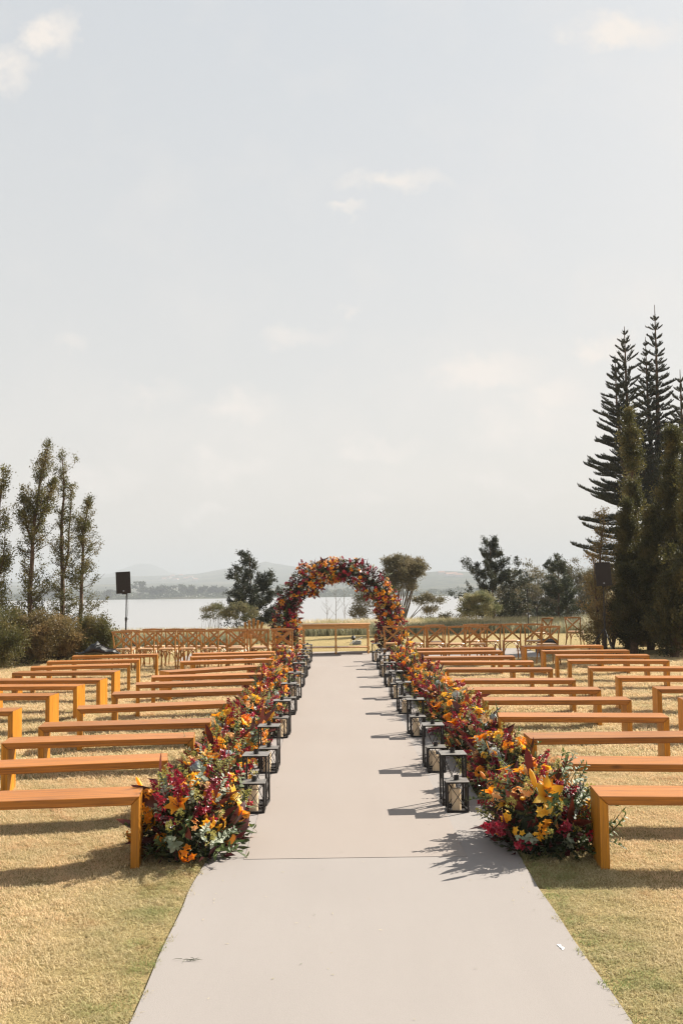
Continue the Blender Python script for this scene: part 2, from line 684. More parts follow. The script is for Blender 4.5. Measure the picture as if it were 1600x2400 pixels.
M['lawn'] = ground_mat()
M['blade'] = blade_mat()
M['reed'] = leafmat('tall_grass_blades', [(0.30, 0.28, 0.13), (0.52, 0.44, 0.24), (0.70, 0.57, 0.36)], trans=0.35, scale=1.2, objr=False)
M['reed_grey'] = leafmat('grey_green_blades', [(0.18, 0.18, 0.10), (0.33, 0.31, 0.19), (0.50, 0.44, 0.29)], trans=0.3, scale=1.0, objr=False)
M['juniper'] = leafmat('juniper_foliage', [(0.07, 0.072, 0.020), (0.13, 0.122, 0.036), (0.21, 0.165, 0.055)], trans=0.35, scale=2.2)
M['juniper_dry'] = leafmat('dry_juniper_foliage', [(0.13, 0.10, 0.035), (0.21, 0.155, 0.06), (0.32, 0.21, 0.09)], trans=0.35, scale=2.0)
M['conifer'] = leafmat('dark_conifer_foliage', [(0.028, 0.036, 0.018), (0.045, 0.055, 0.026), (0.075, 0.08, 0.04)], trans=0.2, scale=1.6)
M['cypress'] = leafmat('cypress_foliage', [(0.042, 0.044, 0.014), (0.082, 0.078, 0.024), (0.17, 0.135, 0.045)], trans=0.3, scale=2.2)
M['araucaria'] = leafmat('araucaria_needles', [(0.022, 0.028, 0.014), (0.036, 0.042, 0.02), (0.06, 0.06, 0.03)], trans=0.15, scale=1.5)
M['olive'] = leafmat('pale_olive_leaves', [(0.12, 0.13, 0.06), (0.21, 0.20, 0.10), (0.32, 0.28, 0.15)], trans=0.35, scale=2.0)
M['scrub'] = leafmat('grey_brown_scrub', [(0.11, 0.10, 0.055), (0.17, 0.15, 0.085), (0.25, 0.205, 0.12)], trans=0.25, scale=1.2)
M['farleaf'] = leafmat('far_tree_leaves', [(0.045, 0.06, 0.03), (0.07, 0.085, 0.04), (0.11, 0.12, 0.06)], trans=0.2, scale=0.05)

M['orange'] = leafmat('orange_petals', [(0.85, 0.22, 0.01), (0.90, 0.33, 0.015), (0.95, 0.42, 0.03)], trans=0.4, scale=6)
M['yellow'] = leafmat('golden_petals', [(0.90, 0.38, 0.015), (0.93, 0.50, 0.03), (0.95, 0.62, 0.10)], trans=0.4, scale=6)
M['peach'] = leafmat('peach_petals', [(0.85, 0.38, 0.12), (0.9, 0.5, 0.2), (0.9, 0.62, 0.34)], trans=0.4, scale=6)
M['crimson'] = leafmat('crimson_petals', [(0.20, 0.006, 0.022), (0.36, 0.012, 0.035), (0.50, 0.03, 0.06)], trans=0.3, rough=0.35, scale=6, gloss=0.6)
M['burgundy'] = leafmat('burgundy_leaves', [(0.050, 0.010, 0.012), (0.10, 0.018, 0.016), (0.20, 0.045, 0.02)], trans=0.25, rough=0.42, scale=4, gloss=0.6)
M['magnolia'] = leafmat('magnolia_leaves', [(0.04, 0.06, 0.02), (0.06, 0.08, 0.025)], back=(0.52, 0.20, 0.035), trans=0.2, rough=0.3, scale=5, gloss=0.6)
M['euca'] = leafmat('silvery_leaves', [(0.17, 0.22, 0.15), (0.28, 0.32, 0.23), (0.42, 0.44, 0.34)], trans=0.25, rough=0.55, scale=8, gloss=0.35)
M['green'] = leafmat('green_leaves', [(0.04, 0.066, 0.02), (0.075, 0.11, 0.034), (0.13, 0.165, 0.05)], trans=0.3, rough=0.5, scale=8, gloss=0.35)
M['golden'] = leafmat('yellow_green_sprigs', [(0.28, 0.27, 0.06), (0.42, 0.38, 0.10), (0.55, 0.48, 0.16)], trans=0.35, scale=8)
M['hydr'] = leafmat('pale_blue_petals', [(0.34, 0.42, 0.48), (0.50, 0.56, 0.57), (0.66, 0.68, 0.62)], trans=0.3, scale=10)
M['stem'] = simple('green_stem', (0.07, 0.09, 0.03), 0.6, 0, 0.2, 10)
M['anther'] = simple('dark_anthers', (0.10, 0.02, 0.01), 0.7, 0, 0.2, 10)
M['fill'] = leafmat('dark_filling_leaves', [(0.02, 0.034, 0.012), (0.04, 0.05, 0.018), (0.07, 0.078, 0.028)], trans=0.2, scale=5)
M['fillred'] = leafmat('dark_red_filling_leaves', [(0.045, 0.010, 0.012), (0.085, 0.016, 0.018), (0.14, 0.03, 0.025)], trans=0.2, scale=5)


# ------------------------------------------------------------------ leaf clouds
def leaves(C, D, length, width, fold=0.25):
    """diamond leaves: centres C, directions D (n x 3); returns V, F (quads)"""
    n = len(C)
    D = D / (np.linalg.norm(D, axis=1, keepdims=True) + 1e-9)
    A = rng.normal(size=(n, 3))
    S = np.cross(D, A)
    S /= (np.linalg.norm(S, axis=1, keepdims=True) + 1e-9)
    Nn = np.cross(D, S)
    L = (length * rng.uniform(0.6, 1.3, n))[:, None]
    Wd = (width * rng.uniform(0.6, 1.3, n))[:, None]
    V = np.stack([C, C + D * L * 0.45 + S * Wd * 0.5 + Nn * Wd * fold, C + D * L, C + D * L * 0.45 - S * Wd * 0.5 + Nn * Wd * fold], 1).reshape(-1, 3)
    F = np.arange(4 * n).reshape(n, 4)
    return V, F


def interp(pts, t):
    x = t * (len(pts) - 1)
    i = min(int(x), len(pts) - 2)
    return pts[i] + (pts[i + 1] - pts[i]) * (x - i)


def grow(name, loc, leaders, nb, blen, elv, start=0.1, curl=0.5, ntw=6, tw=0.3, nl=30, sig=0.05, leaf=(0.06, 0.03), r0=0.09,
         mats=('bark', 'juniper'), label=None, cat='tree', group=None, updir=0.5, seed=1, br=0.16, gaps=0.0, azim_bias=None, top=0.8, var=0.0):
    """a tree: leaders are lists of points (metres from the base); side limbs with twigs and leaves on each"""
    g = np.random.default_rng(seed)
    root = empty(name, loc, 0, label, cat, group)
    mb = MB()
    CC, DD = [], []
    for li, pts in enumerate(leaders):
        pts = [np.array(p, float) for p in pts]
        fine = []
        for i in range(10):
            q = interp(pts, i / 9.0)
            fine.append(q + (g.normal(size=3) * 0.012 * (1 if 0 < i < 9 else 0)))
        base_r = r0 * (1.0 if li == 0 else 0.5)
        mb.tube(fine, [base_r * (1 - 0.88 * i / 9.0) for i in range(10)], 7)
        k = nb if li == 0 else max(6, int(nb * 0.35))
        for j in range(k):
            t = start + (1 - start) * (j + g.uniform(0, 1)) / k if li == 0 else g.uniform(0.15, 1)
            if li == 0:
                u_ = (t - start) / (1 - start)
                t = start + (1 - start) * (1 - (1 - u_) ** top)
            t = min(t, 0.995)
            if gaps and math.sin(t * 31 + seed + math.cos(t * 11)) > 1 - gaps * 2.2 and g.uniform() < 0.8:
                continue
            p = interp(pts, t)
            az = g.uniform(0, 2 * math.pi)
            if azim_bias is not None and g.uniform() < 0.5:
                az = azim_bias + g.normal() * 0.6
            L = blen(t) * g.uniform(0.45, 1.15) * (1 + var * g.normal() ** 2) * (1 if li == 0 else 0.55)
            e = elv(t) + g.normal() * 0.18
            d = np.array([math.cos(az) * math.cos(e), math.sin(az) * math.cos(e), math.sin(e)])
            bp = [p]
            dd = d.copy()
            for q in range(4):
                dd = dd + np.array([0, 0, curl / 4]) + g.normal(size=3) * 0.12
                dd /= np.linalg.norm(dd)
                bp.append(bp[-1] + dd * L / 4)
            rr = base_r * br * (1.1 - 0.6 * t)
            mb.tube(bp, [max(0.003, rr * (1 - 0.22 * q)) for q in range(5)], 4, cap=False)
            for q in range(ntw):
                s_ = g.uniform(0.22, 1.0)
                o = interp(bp, s_)
                td = dd * 0.5 + g.normal(size=3) * 0.55 + np.array([0, 0, updir])
                td /= np.linalg.norm(td)
                tl = tw * g.uniform(0.5, 1.2) * min(1, 0.35 + L / 0.6)
                if q % 2 == 0:
                    mb.tube([o, o + td * tl * 0.8], [max(0.002, rr * 0.35), 0.0015], 3, cap=False)
                m_ = max(3, int(nl * g.uniform(0.5, 1.3) * min(1.6, 0.4 + L / 0.6)))
                s2 = g.uniform(0.1, 1.05, m_)[:, None]
                CC.append(o + td * tl * s2 + g.normal(size=(m_, 3)) * sig)
                DD.append(np.tile(td, (m_, 1)) + g.normal(size=(m_, 3)) * 0.7)
    mb.build('trunk', M[mats[0]], root)
    V, F = leaves(np.concatenate(CC), np.concatenate(DD), leaf[0], leaf[1])
    link('crown', fast('crown', V, F, M[mats[1]]), root)
    return root


def crown_tree(name, loc, blobs, nl=6000, leaf=(0.08, 0.05), sig=0.14, nclump=60, stems=6, r0=0.08, mats=('bark', 'conifer'),
               label=None, cat='tree', group=None, seed=1, stem_from=(0, 0, 0), shell=0.55, updir=0.3, parts=True):
    """stems from the base to leaf clumps spread through ellipsoids (cx, cy, cz, rx, ry, rz)"""
    g = np.random.default_rng(seed)
    root = empty(name, loc, 0, label, cat, group)
    CC, DD, tips = [], [], []
    vol = np.array([b[3] * b[5] for b in blobs])
    vol = vol / vol.sum()
    for b, w in zip(blobs, vol):
        c, r = np.array(b[:3], float), np.array(b[3:], float)
        for i in range(max(3, int(nclump * w))):
            d = g.normal(size=3)
            d /= np.linalg.norm(d)
            d[2] = d[2] if d[2] > -0.6 else -d[2]
            q = c + d * r * g.uniform(shell, 1.0)
            tips.append(q)
            m_ = int(nl / nclump * g.uniform(0.4, 1.5))
            CC.append(q + g.normal(size=(m_, 3)) * sig * np.array([1, 1, 0.75]))
            DD.append(np.tile(d + np.array([0, 0, updir]), (m_, 1)) + g.normal(size=(m_, 3)) * 0.7)
    if stems:
        mb = MB()
        s0 = np.array(stem_from, float)
        for i in range(min(stems, len(tips))):
            q = tips[int(g.integers(0, len(tips)))]
            mid = s0 + (q - s0) * 0.5 + np.array([0, 0, 0.12 * abs(q[2] - s0[2])]) + g.normal(size=3) * 0.05 * np.linalg.norm(q - s0)
            p1 = s0 + (mid - s0) * 0.5 + g.normal(size=3) * 0.02
            mb.tube([s0, p1, mid, q], [r0, r0 * 0.7, r0 * 0.45, r0 * 0.12], 5, cap=False)
        mb.build('trunk', M[mats[0]], root)
    V, F = leaves(np.concatenate(CC), np.concatenate(DD), leaf[0], leaf[1])
    link('crown', fast('crown', V, F, M[mats[1]]), root)
    return root

# ------------------------------------------------------------------ terrain and water
WATER_Z = -8.4


def edge_y(x):
    # where the lawn ends and the bank begins to fall: nearer on the left, farther on the right
    t = min(1, max(0, (x - 9.0) / 9.0))
    t = t * t * (3 - 2 * t)
    k = min(1, max(0, (x + 3.2) / 2.2))
    k = k * k * (3 - 2 * k)
    return 32.0 + 6.2 * k + 21 * t + 0.4 * math.sin(x * 0.4)


def ground_z(x, y):
    e = edge_y(x)
    z = 0.0
    if y > e:
        d = y - e
        z = -d * 0.34 if d > 2 else -0.085 * d * d
        z = max(z, -11.0)
    r = max(0, (x - 9) / 30)
    return z + 0.25 * min(1, r) * max(0, min(1, (y - 28) / 20))


def terrain():
    xs = np.concatenate([np.arange(-400, -40, 30), np.arange(-40, 50, 1.25), np.arange(50, 420, 30)])
    ys = np.concatenate([np.arange(-60, 0, 8), np.arange(0, 30, 3), np.arange(30, 100, 1.25), np.arange(100, 131, 10)])
    V = [(x, y, ground_z(x, y)) for y in ys for x in xs]
    nx = len(xs)
    F = [(j * nx + i, j * nx + i + 1, (j + 1) * nx + i + 1, (j + 1) * nx + i) for j in range(len(ys) - 1) for i in range(nx - 1)]
    o = link('lawn', fast('lawn', V, F, M['lawn'], smooth=True))
    tag(o, kind='structure')


terrain()


def water():
    m, t, b = mat_base('lake_water')
    b.inputs['Base Color'].default_value = (0.30, 0.30, 0.30, 1)
    b.inputs['Roughness'].default_value = 0.28
    b.inputs['IOR'].default_value = 1.33
    b.inputs['Specular IOR Level'].default_value = 0.8
    w = worldpos(t)
    n = noise(t, mapping(t, w, (0.5, 1.6, 1)), 1.4, 3)
    bump(t, b, n.outputs[0], 0.04, 0.05)
    o = link('lake', fast('lake', [(-2600, 55, WATER_Z), (2600, 55, WATER_Z), (2600, 1400, WATER_Z), (-2600, 1400, WATER_Z)], [(0, 1, 2, 3)], m))
    tag(o, kind='structure')


water()


def far_land():
    m, t, b = mat_base('far_fields')
    w = worldpos(t)
    n1 = noise(t, w, 0.006, 4, 0.6)
    n2 = noise(t, w, 0.045, 4, 0.7)
    c = ramp(t, n1.outputs[0], [(0.38, (0.035, 0.045, 0.038)), (0.5, (0.06, 0.068, 0.05)), (0.62, (0.17, 0.145, 0.10))])
    c = mixc(t, 0.5, c, ramp(t, n2.outputs[0], [(0.4, (0.03, 0.04, 0.028)), (0.6, (0.12, 0.12, 0.07))]))
    t.links.new(c, b.inputs['Base Color'])
    b.inputs['Roughness'].default_value = 1.0
    b.inputs['Specular IOR Level'].default_value = 0.0
    # shore height field: flat meadow behind the shore, then rising to the hills
    ridge1 = [(-400, 1362), (0, 1362), (95, 1352), (200, 1347), (270, 1345), (310, 1325), (335, 1319), (362, 1325), (405, 1343), (440, 1350), (560, 1352), (800, 1352), (1600, 1352), (2200, 1356)]
    ridge2 = [(-400, 1366), (0, 1364), (90, 1362), (230, 1355), (300, 1350), (390, 1349), (470, 1343), (520, 1335), (560, 1326), (600, 1321), (622, 1316), (650, 1323), (690, 1328), (760, 1338), (850, 1346), (940, 1350), (1000, 1352), (1600, 1358), (2200, 1362)]
    ridge3 = [(-400, 1374), (100, 1372), (300, 1368), (500, 1368), (760, 1366), (880, 1362), (950, 1348), (1000, 1341), (1040, 1339), (1110, 1341), (1200, 1338), (1300, 1334), (1400, 1330), (1530, 1334), (1620, 1338), (2200, 1345)]
    gg = np.random.default_rng(5)

    def sheet(name, ridge, depth, front, zf, wob):
        V, n, rows = [], 150, 14
        for j in range(rows + 1):
            s = j / rows
            for i in range(n + 1):
                px = -400 + 2600 * i / n
                for a, b_ in zip(ridge, ridge[1:]):
                    if a[0] <= px <= b_[0]:
                        k = (px - a[0]) / (b_[0] - a[0])
                        k = k * k * (3 - 2 * k)
                        py = a[1] + (b_[1] - a[1]) * k
                        break
                top = P(px, py, depth)
                Y = front + (depth - front) * s
                q = s ** 1.25
                z = zf + (top.z - zf) * q
                z += wob * (math.sin(top.x * 0.013 + j * 1.7) + math.sin(top.x * 0.031 + j * 0.9) + gg.normal() * 0.4) * (q if j < rows else 0.35) * 0.5
                V.append((top.x * (Y / depth) ** 0.3, Y, z))
        for i in range(n + 1):      # the far side falls away behind the ridge
            v = V[rows * (n + 1) + i]
            V.append((v[0], depth + (depth - front) * 0.5, zf))
        rows += 1
        F = [(j * (n + 1) + i, j * (n + 1) + i + 1, (j + 1) * (n + 1) + i + 1, (j + 1) * (n + 1) + i) for j in range(rows) for i in range(n)]
        tag(link(name, fast(name, V, F, m, smooth=True)), kind='structure')
    V = []
    n = 90
    for j, (Y, z) in enumerate(((812, WATER_Z - 0.5), (826, WATER_Z + 0.9), (900, WATER_Z + 2.2), (1200, WATER_Z + 3.0), (2600, WATER_Z + 3.5))):
        for i in range(n + 1):
            X = -1500 + 3000 * i / n
            sh = 9 * math.sin(i * 0.5) + 6 * math.sin(i * 1.3) if j < 3 else 0
            V.append((X * (1 + Y / 2500.0), Y + sh, z))
    F = [(j * (n + 1) + i, j * (n + 1) + i + 1, (j + 1) * (n + 1) + i + 1, (j + 1) * (n + 1) + i) for j in range(4) for i in range(n)]
    tag(link('far_shore', fast('far_shore', V, F, m, smooth=True)), kind='structure')
    sheet('hills', ridge1, 5200, 3300, WATER_Z, 5)
    sheet('hills', ridge2, 3200, 1900, WATER_Z, 4)
    sheet('hills', ridge3, 2000, 1350, WATER_Z + 1, 2)


far_land()


def far_trees():
    g = np.random.default_rng(11)
    # (x, y of the top, depth, half width in pixels, words)
    spec = [(120, 1386, 835, 16, 'low grey-green tree at the left end of the far shore'),
            (260, 1384, 840, 14, 'small round tree on the far shore left of the speaker'),
            (330, 1362, 845, 18, 'tall hazy tree on the far shore just right of the left speaker'),
            (352, 1376, 838, 20, 'broad hazy tree beside the tallest one on the far shore'),
            (375, 1374, 850, 16, 'hazy grey-green tree in the middle of the left shore grove'),
            (395, 1373, 842, 24, 'dark round tree standing at the waterline of the far shore'),
            (430, 1372, 860, 18, 'pale hazy tree behind the meadow of the far shore'),
            (448, 1374, 850, 13, 'slender hazy tree near the bright shore meadow'),
            (475, 1377, 870, 18, 'low hazy tree right of the bright shore meadow'),
            (500, 1376, 880, 16, 'hazy tree on the far shore left of the dark conifer'),
            (522, 1378, 880, 14, 'hazy tree on the far shore behind the dark conifer edge'),
            (762, 1381, 900, 10, 'tiny hazy tree on the far shore seen through the arch'),
            (560, 1380, 880, 16, 'hazy far tree hidden partly by the dark conifer'),
            (1015, 1384, 900, 14, 'low hazy tree on the far spit right of the pine'),
            (1050, 1386, 910, 12, 'small hazy tree at the tip of the far spit')]
    for i, (x, y, dep, hw, lab) in enumerate(spec):
        top = P(x, y, dep)
        z0 = WATER_Z + 1.0
        H = top.z - z0
        rx = hw * dep / F_PX
        blobs = [(0, 0, H * 0.62, rx, rx, H * 0.38)] + [(g.uniform(-.6, .6) * rx, 0, H * g.uniform(.35, .7), rx * .5, rx * .5, H * .25) for _ in range(3)]
        crown_tree('far_tree', (top.x, dep, z0), blobs, nl=900, leaf=(1.5, 1.0), sig=0.9, nclump=26, stems=3, r0=0.35, mats=('bark', 'farleaf'),
                   label=lab, cat='tree', group='hazy trees on the far shore', seed=40 + i, shell=0.4)
    # undergrowth and low wood along the shore: nobody could count it
    N = 15000
    px = g.uniform(-200, 1900, N)
    dep = g.uniform(822, 900, N)
    X = (px - 785) / F_PX * dep
    prof = 2.0 + 2.2 * (np.sin(X * 0.021) + np.sin(X * 0.053 + 1) + np.sin(X * 0.13) * 0.6).clip(-0.6, 2) + (X < -60) * 1.8
    Z = WATER_Z + 0.8 + g.uniform(0, 1, N) ** 1.3 * prof.clip(0.8, 8)
    C = np.stack([X, dep, Z], 1)
    V, F = leaves(C, g.normal(size=(N, 3)) + np.array([0, 0, 0.5]), 1.8, 1.5)
    o = link('shoreline_bushes', fast('shoreline_bushes', V, F, M['farleaf']))
    tag(o, 'low hazy belt of bushes along the far shore of the lake', 'bushes', kind='stuff')
    # pale houses on the hillside
    mw, mr = simple('house_plaster', (0.62, 0.56, 0.50), 0.8), simple('house_roof', (0.34, 0.17, 0.11), 0.8)
    wm = MB().box(-7, 7, -5, 5, 0, 5).mesh('wall', mw)
    rm = MB().add([(-7.5, -5.5, 5), (7.5, -5.5, 5), (7.5, 5.5, 5), (-7.5, 5.5, 5), (-5, 0, 8), (5, 0, 8)], [(0, 1, 5, 4), (1, 2, 5), (2, 3, 4, 5), (3, 0, 4), (3, 2, 1, 0)]).mesh('roof', mr)
    hs = [(384, 1359, 2100), (396, 1356, 2150), (405, 1352, 2300), (412, 1360, 2050), (424, 1351, 2400), (436, 1358, 2150), (447, 1355, 2200),
          (458, 1361, 2050), (1050, 1350, 1900), (1063, 1349, 1900), (1075, 1352, 1880), (1034, 1346, 1930)]
    dg = bpy.context.evaluated_depsgraph_get()
    for i, (x, y, dep) in enumerate(hs):
        d = ray(x, y)
        hit, loc, nrm, idx, ob, mt = SC.ray_cast(dg, CAM + d * 900, d.normalized(), distance=9000)
        if not hit:
            continue
        r = empty('far_house', loc + Vector((0, 0, -1.5)), g.uniform(-.6, .6),
                  'tiny pale house among the hillside houses left of centre' if x < 800 else 'tiny pale house on the hazy bluff right of the arch',
                  'house', 'houses on the far hillside left of centre' if x < 800 else 'houses on the hazy bluff')
        link('wall', wm, r)
        link('roof', rm, r)


bpy.context.view_layer.update()
far_trees()


def haze():
    m = bpy.data.materials.new('haze_air')
    m.use_nodes = True
    t = m.node_tree
    t.nodes.clear()
    o_ = t.nodes.new('ShaderNodeOutputMaterial')
    v = t.nodes.new('ShaderNodeVolumePrincipled')
    v.inputs['Color'].default_value = (0.535, 0.57, 0.615, 1)
    v.inputs['Density'].default_value = 0.00050
    v.inputs['Anisotropy'].default_value = 0.0
    t.links.new(v.outputs[0], o_.inputs['Volume'])
    o = MB().box(-3600, 3600, -80, 6400, -13, 130).build('haze', m)
    tag(o, 'thin pale haze over the lake and far hills', 'haze', kind='stuff')


haze()


# ------------------------------------------------------------------ carpets
def strip(name, x0, x1, y0, y1, z1, mat, lab=None):
    nx, ny = 8, 120
    V, F = [], []
    g = np.random.default_rng(int(abs(x0 * 100)) + 3)
    for j in range(ny + 1):
        y = y0 + (y1 - y0) * j / ny
        for i in range(nx + 1):
            x = x0 + (x1 - x0) * i / nx
            wob = 0.006 * math.sin(y * 2.1 + x0) + 0.004 * math.sin(y * 5.3 + x0 * 3) + g.normal() * 0.002
            V.append((x + (wob if i in (0, nx) else 0), y, z1 + 0.0006 * math.sin(y * 3 + x * 2)))
    b = len(V)
    V += [(v[0], v[1], 0.001) for v in V]
    n = nx + 1
    for j in range(ny):
        for i in range(nx):
            F.append((j * n + i, j * n + i + 1, (j + 1) * n + i + 1, (j + 1) * n + i))
        F.append((j * n, (j + 1) * n, b + (j + 1) * n, b + j * n))
        F.append((j * n + nx, b + j * n + nx, b + (j + 1) * n + nx, (j + 1) * n + nx))
    for i in range(nx):
        F.append((i, b + i, b + i + 1, i + 1))
        F.append((ny * n + i, ny * n + i + 1, b + ny * n + i + 1, b + ny * n + i))
    o = link(name, fast(name, V, F, mat))
    return tag(o, *lab)


aL, aR = G(306, 2400).x, G(1481, 2400).x
bL, bR = G(477, 2022).x, G(1226, 2033).x
XL, XR = (aL + bL) / 2, (aR + bR) / 2
iL, iR = G(570, 2017).x, G(1093, 2013).x
iL2, iR2 = -0.555, 0.84
print('carpet', XL, XR, 'inner', iL, iR, aL, bL, aR, bR)
strip('carpet', XL, XR, 1.2, 26.2, 0.010, M['carpet'], ('wide pale beige outer carpet laid under the aisle', 'carpet'))
strip('carpet', iL, iR, G(800, 2015).y, 26.9, 0.0128, M['carpet_in'], ('narrower rosy beige carpet on top, running up the aisle to the arch', 'carpet'))
strip('carpet', -3.9, XL - 0.01, 24.0, 27.4, 0.008, M['carpet'], ('pale cross carpet under the cross-back chairs on the left', 'carpet'))
strip('carpet', XR + 0.01, 5.1, 24.0, 27.4, 0.008, M['carpet'], ('pale cross carpet under the cross-back chairs on the right', 'carpet'))
# a white smear, a few dry blades trodden on the carpet
p = G(1317, 2222, 0.0125)
mb = MB()
for k in range(2):
    pts = []
    for a in range(9):
        q = a / 9 * 2 * math.pi
        r_ = 0.013 + 0.005 * math.sin(3 * q + k)
        pts.append((math.cos(q) * r_ * 0.7 + (k - 1) * 0.006, math.sin(q) * r_ * 1.5 - (k - 1) * 0.035, 0.0004 * k + 0.002 * math.sin(q)))
    mb.add(pts, [tuple(range(9))])
tag(mb.build('paper_scrap', M['white'], loc=p), 'small white scrap on the outer carpet near its right edge', 'scrap')
mb = MB()
for k in range(9):
    a = random.uniform(0, 6.28)
    q = Vector((random.gauss(0, .02), random.gauss(0, .012), 0.003))
    mb.tube([q, q + Vector((math.cos(a) * .03, math.sin(a) * .012, .004)), q + Vector((math.cos(a) * .05, math.sin(a) * .02, .001))], [0.0014, 0.001, 0.0004], 3)
tag(mb.build('dry_twig', M['stem'], loc=G(447, 2252, 0.012)), 'small wisp of dry grass lying on the carpet at lower left', 'twig')


# dry clippings and fallen bits along the edges of the flower rows
def clippings():
    g = np.random.default_rng(21)
    C = []
    for i in range(420):
        side = -1 if g.uniform() < 0.5 else 1
        y = g.uniform(5.6, 22)
        x = (XL + abs(g.normal()) * 0.16) if side < 0 else (XR - abs(g.normal()) * 0.16)
        C.append((x, y, 0.0155))
    for i in range(160):
        C.append((g.uniform(XL + .05, XR - .05), g.uniform(2.8, 20), 0.0155))
    C = np.array(C)
    D = np.stack([g.normal(size=len(C)), g.normal(size=len(C)), np.zeros(len(C))], 1)
    V, F = leaves(C, D, 0.022, 0.005, 0.1)
    V[:, 2] = 0.0145 + np.abs(V[:, 2] - 0.0155) * 0.3
    o = link('clippings', fast('clippings', V, F, [M['reed'], M['crimson'], M['stem']], g.integers(0, 9, len(F)).clip(0, 2) * (g.uniform(size=len(F)) < .3)))
    tag(o, 'dry grass clippings and fallen petals scattered on the carpet', 'clippings', kind='stuff')


clippings()


# ------------------------------------------------------------------ near turf: short dry blades
def turf():
    def clump(seed, n=60, r=0.075, h=0.016, w=0.0036):
        g = np.random.default_rng(seed)
        V, F = [], []
        for i in range(n):
            a, q = g.uniform(0, 6.28), r * math.sqrt(g.uniform())
            x, y = q * math.cos(a), q * math.sin(a)
            az = g.uniform(0, 6.28)
            lean = g.uniform(0.6, 2.4)
            hh = h * g.uniform(0.5, 1.2)
            d = np.array([math.cos(az), math.sin(az)])
            s = np.array([-d[1], d[0]]) * w * g.uniform(0.6, 1.2) / 2
            b = len(V)
            mx, my, mz = x + d[0] * hh * lean * 0.4, y + d[1] * hh * lean * 0.4, hh * 0.65
            tx, ty, tz = x + d[0] * hh * lean * 1.1, y + d[1] * hh * lean * 1.1, hh * g.uniform(0.7, 1.05)
            V += [(x - s[0], y - s[1], -0.002), (x + s[0], y + s[1], -0.002), (mx + s[0] * .8, my + s[1] * .8, mz), (mx - s[0] * .8, my - s[1] * .8, mz), (tx, ty, tz)]
            F += [(b, b + 1, b + 2, b + 3), (b + 3, b + 2, b + 4)]
        me = bpy.data.meshes.new('turf_tuft')
        me.from_pydata(V, [], F)
        me.materials.append(M['blade'])
        return me

    def scatter(name, quads, density, tuft, lab, smin, smax):
        V, F = [], []
        for q in quads:
            F.append(tuple(range(len(V), len(V) + 4)))
            V += [(*p_, 0.0) for p_ in q]
        o = link(name, fast(name, V, F, M['lawn']))
        tag(o, lab, 'grass', kind='stuff')
        t_ = bpy.data.objects.new('turf_tuft', tuft)
        ng = bpy.data.node_groups.new('turf_scatter', 'GeometryNodeTree')
        ng.interface.new_socket('Geometry', in_out='INPUT', socket_type='NodeSocketGeometry')
        ng.interface.new_socket('Geometry', in_out='OUTPUT', socket_type='NodeSocketGeometry')
        N, L = ng.nodes, ng.links
        gi, go = N.new('NodeGroupInput'), N.new('NodeGroupOutput')
        d = N.new('GeometryNodeDistributePointsOnFaces')
        d.inputs['Density'].default_value = density
        L.new(gi.outputs[0], d.inputs['Mesh'])
        ins = N.new('GeometryNodeInstanceOnPoints')
        oi = N.new('GeometryNodeObjectInfo')
        oi.inputs['Object'].default_value = t_
        L.new(d.outputs['Points'], ins.inputs['Points'])
        L.new(oi.outputs['Geometry'], ins.inputs['Instance'])
        rv = N.new('FunctionNodeRandomValue')
        rv.data_type = 'FLOAT_VECTOR'
        rv.inputs[0].default_value = (-0.12, -0.12, 0)
        rv.inputs[1].default_value = (0.12, 0.12, 6.283)
        L.new(rv.outputs[0], ins.inputs['Rotation'])
        rs = N.new('FunctionNodeRandomValue')
        rs.data_type = 'FLOAT'
        rs.inputs[2].default_value = smin
        rs.inputs[3].default_value = smax
        L.new(rs.outputs[1], ins.inputs['Scale'])
        L.new(ins.outputs[0], go.inputs[0])
        md = o.modifiers.new('scatter', 'NODES')
        md.node_group = ng
    a, b = XL - 0.035, XR + 0.035
    scatter('grass', [((-3.2, 3.4), (a, 3.4), (a, 9.5), (-3.2, 9.5)), ((b, 3.4), (3.7, 3.4), (3.7, 9.5), (b, 9.5))], 330, clump(1),
            'short dry turf beside the carpet in the foreground', 0.7, 1.25)
    scatter('grass', [((-8.5, 9.5), (a, 9.5), (a, 24), (-8.5, 24)), ((b, 9.5), (9.0, 9.5), (9.0, 24), (b, 24))], 75, clump(2, 40, 0.13, 0.03, 0.008),
            'short dry turf under the rows of benches', 0.8, 1.3)


turf()


# ------------------------------------------------------------------ tall grass on the bank
def tall_grass(name, pts_fn, N, h0, w, mat, lab, seed):
    g = np.random.default_rng(seed)
    base = pts_fn(g, N)
    n = len(base)
    az = g.uniform(0, 6.28, n)
    d = np.stack([np.cos(az), np.sin(az), np.zeros(n)], 1)
    s = np.stack([-np.sin(az + g.normal(size=n)), np.cos(az), np.zeros(n)], 1) * w
    h = (h0 * g.uniform(0.55, 1.15, n))[:, None]
    lean = g.uniform(0.05, 0.5, n)[:, None]
    z = np.array([0, 0, 1.0])
    p1 = base + d * lean * h * 0.35 + z * h * 0.6
    p2 = base + d * lean * h * 1.1 + z * h
    V = np.stack([base - s, base + s, p1 + s * .8, p1 - s * .8, p2], 1).reshape(-1, 3)
    k = np.arange(n)[:, None] * 5
    F = np.concatenate([np.concatenate([k, k + 1, k + 2, k + 2 + 1], 1)[:, :3], np.concatenate([k, k + 2, k + 3], 1), np.concatenate([k + 3, k + 2, k + 4], 1)])
    o = link(name, fast(name, V, F, mat))
    tag(o, lab, 'grass', kind='stuff')


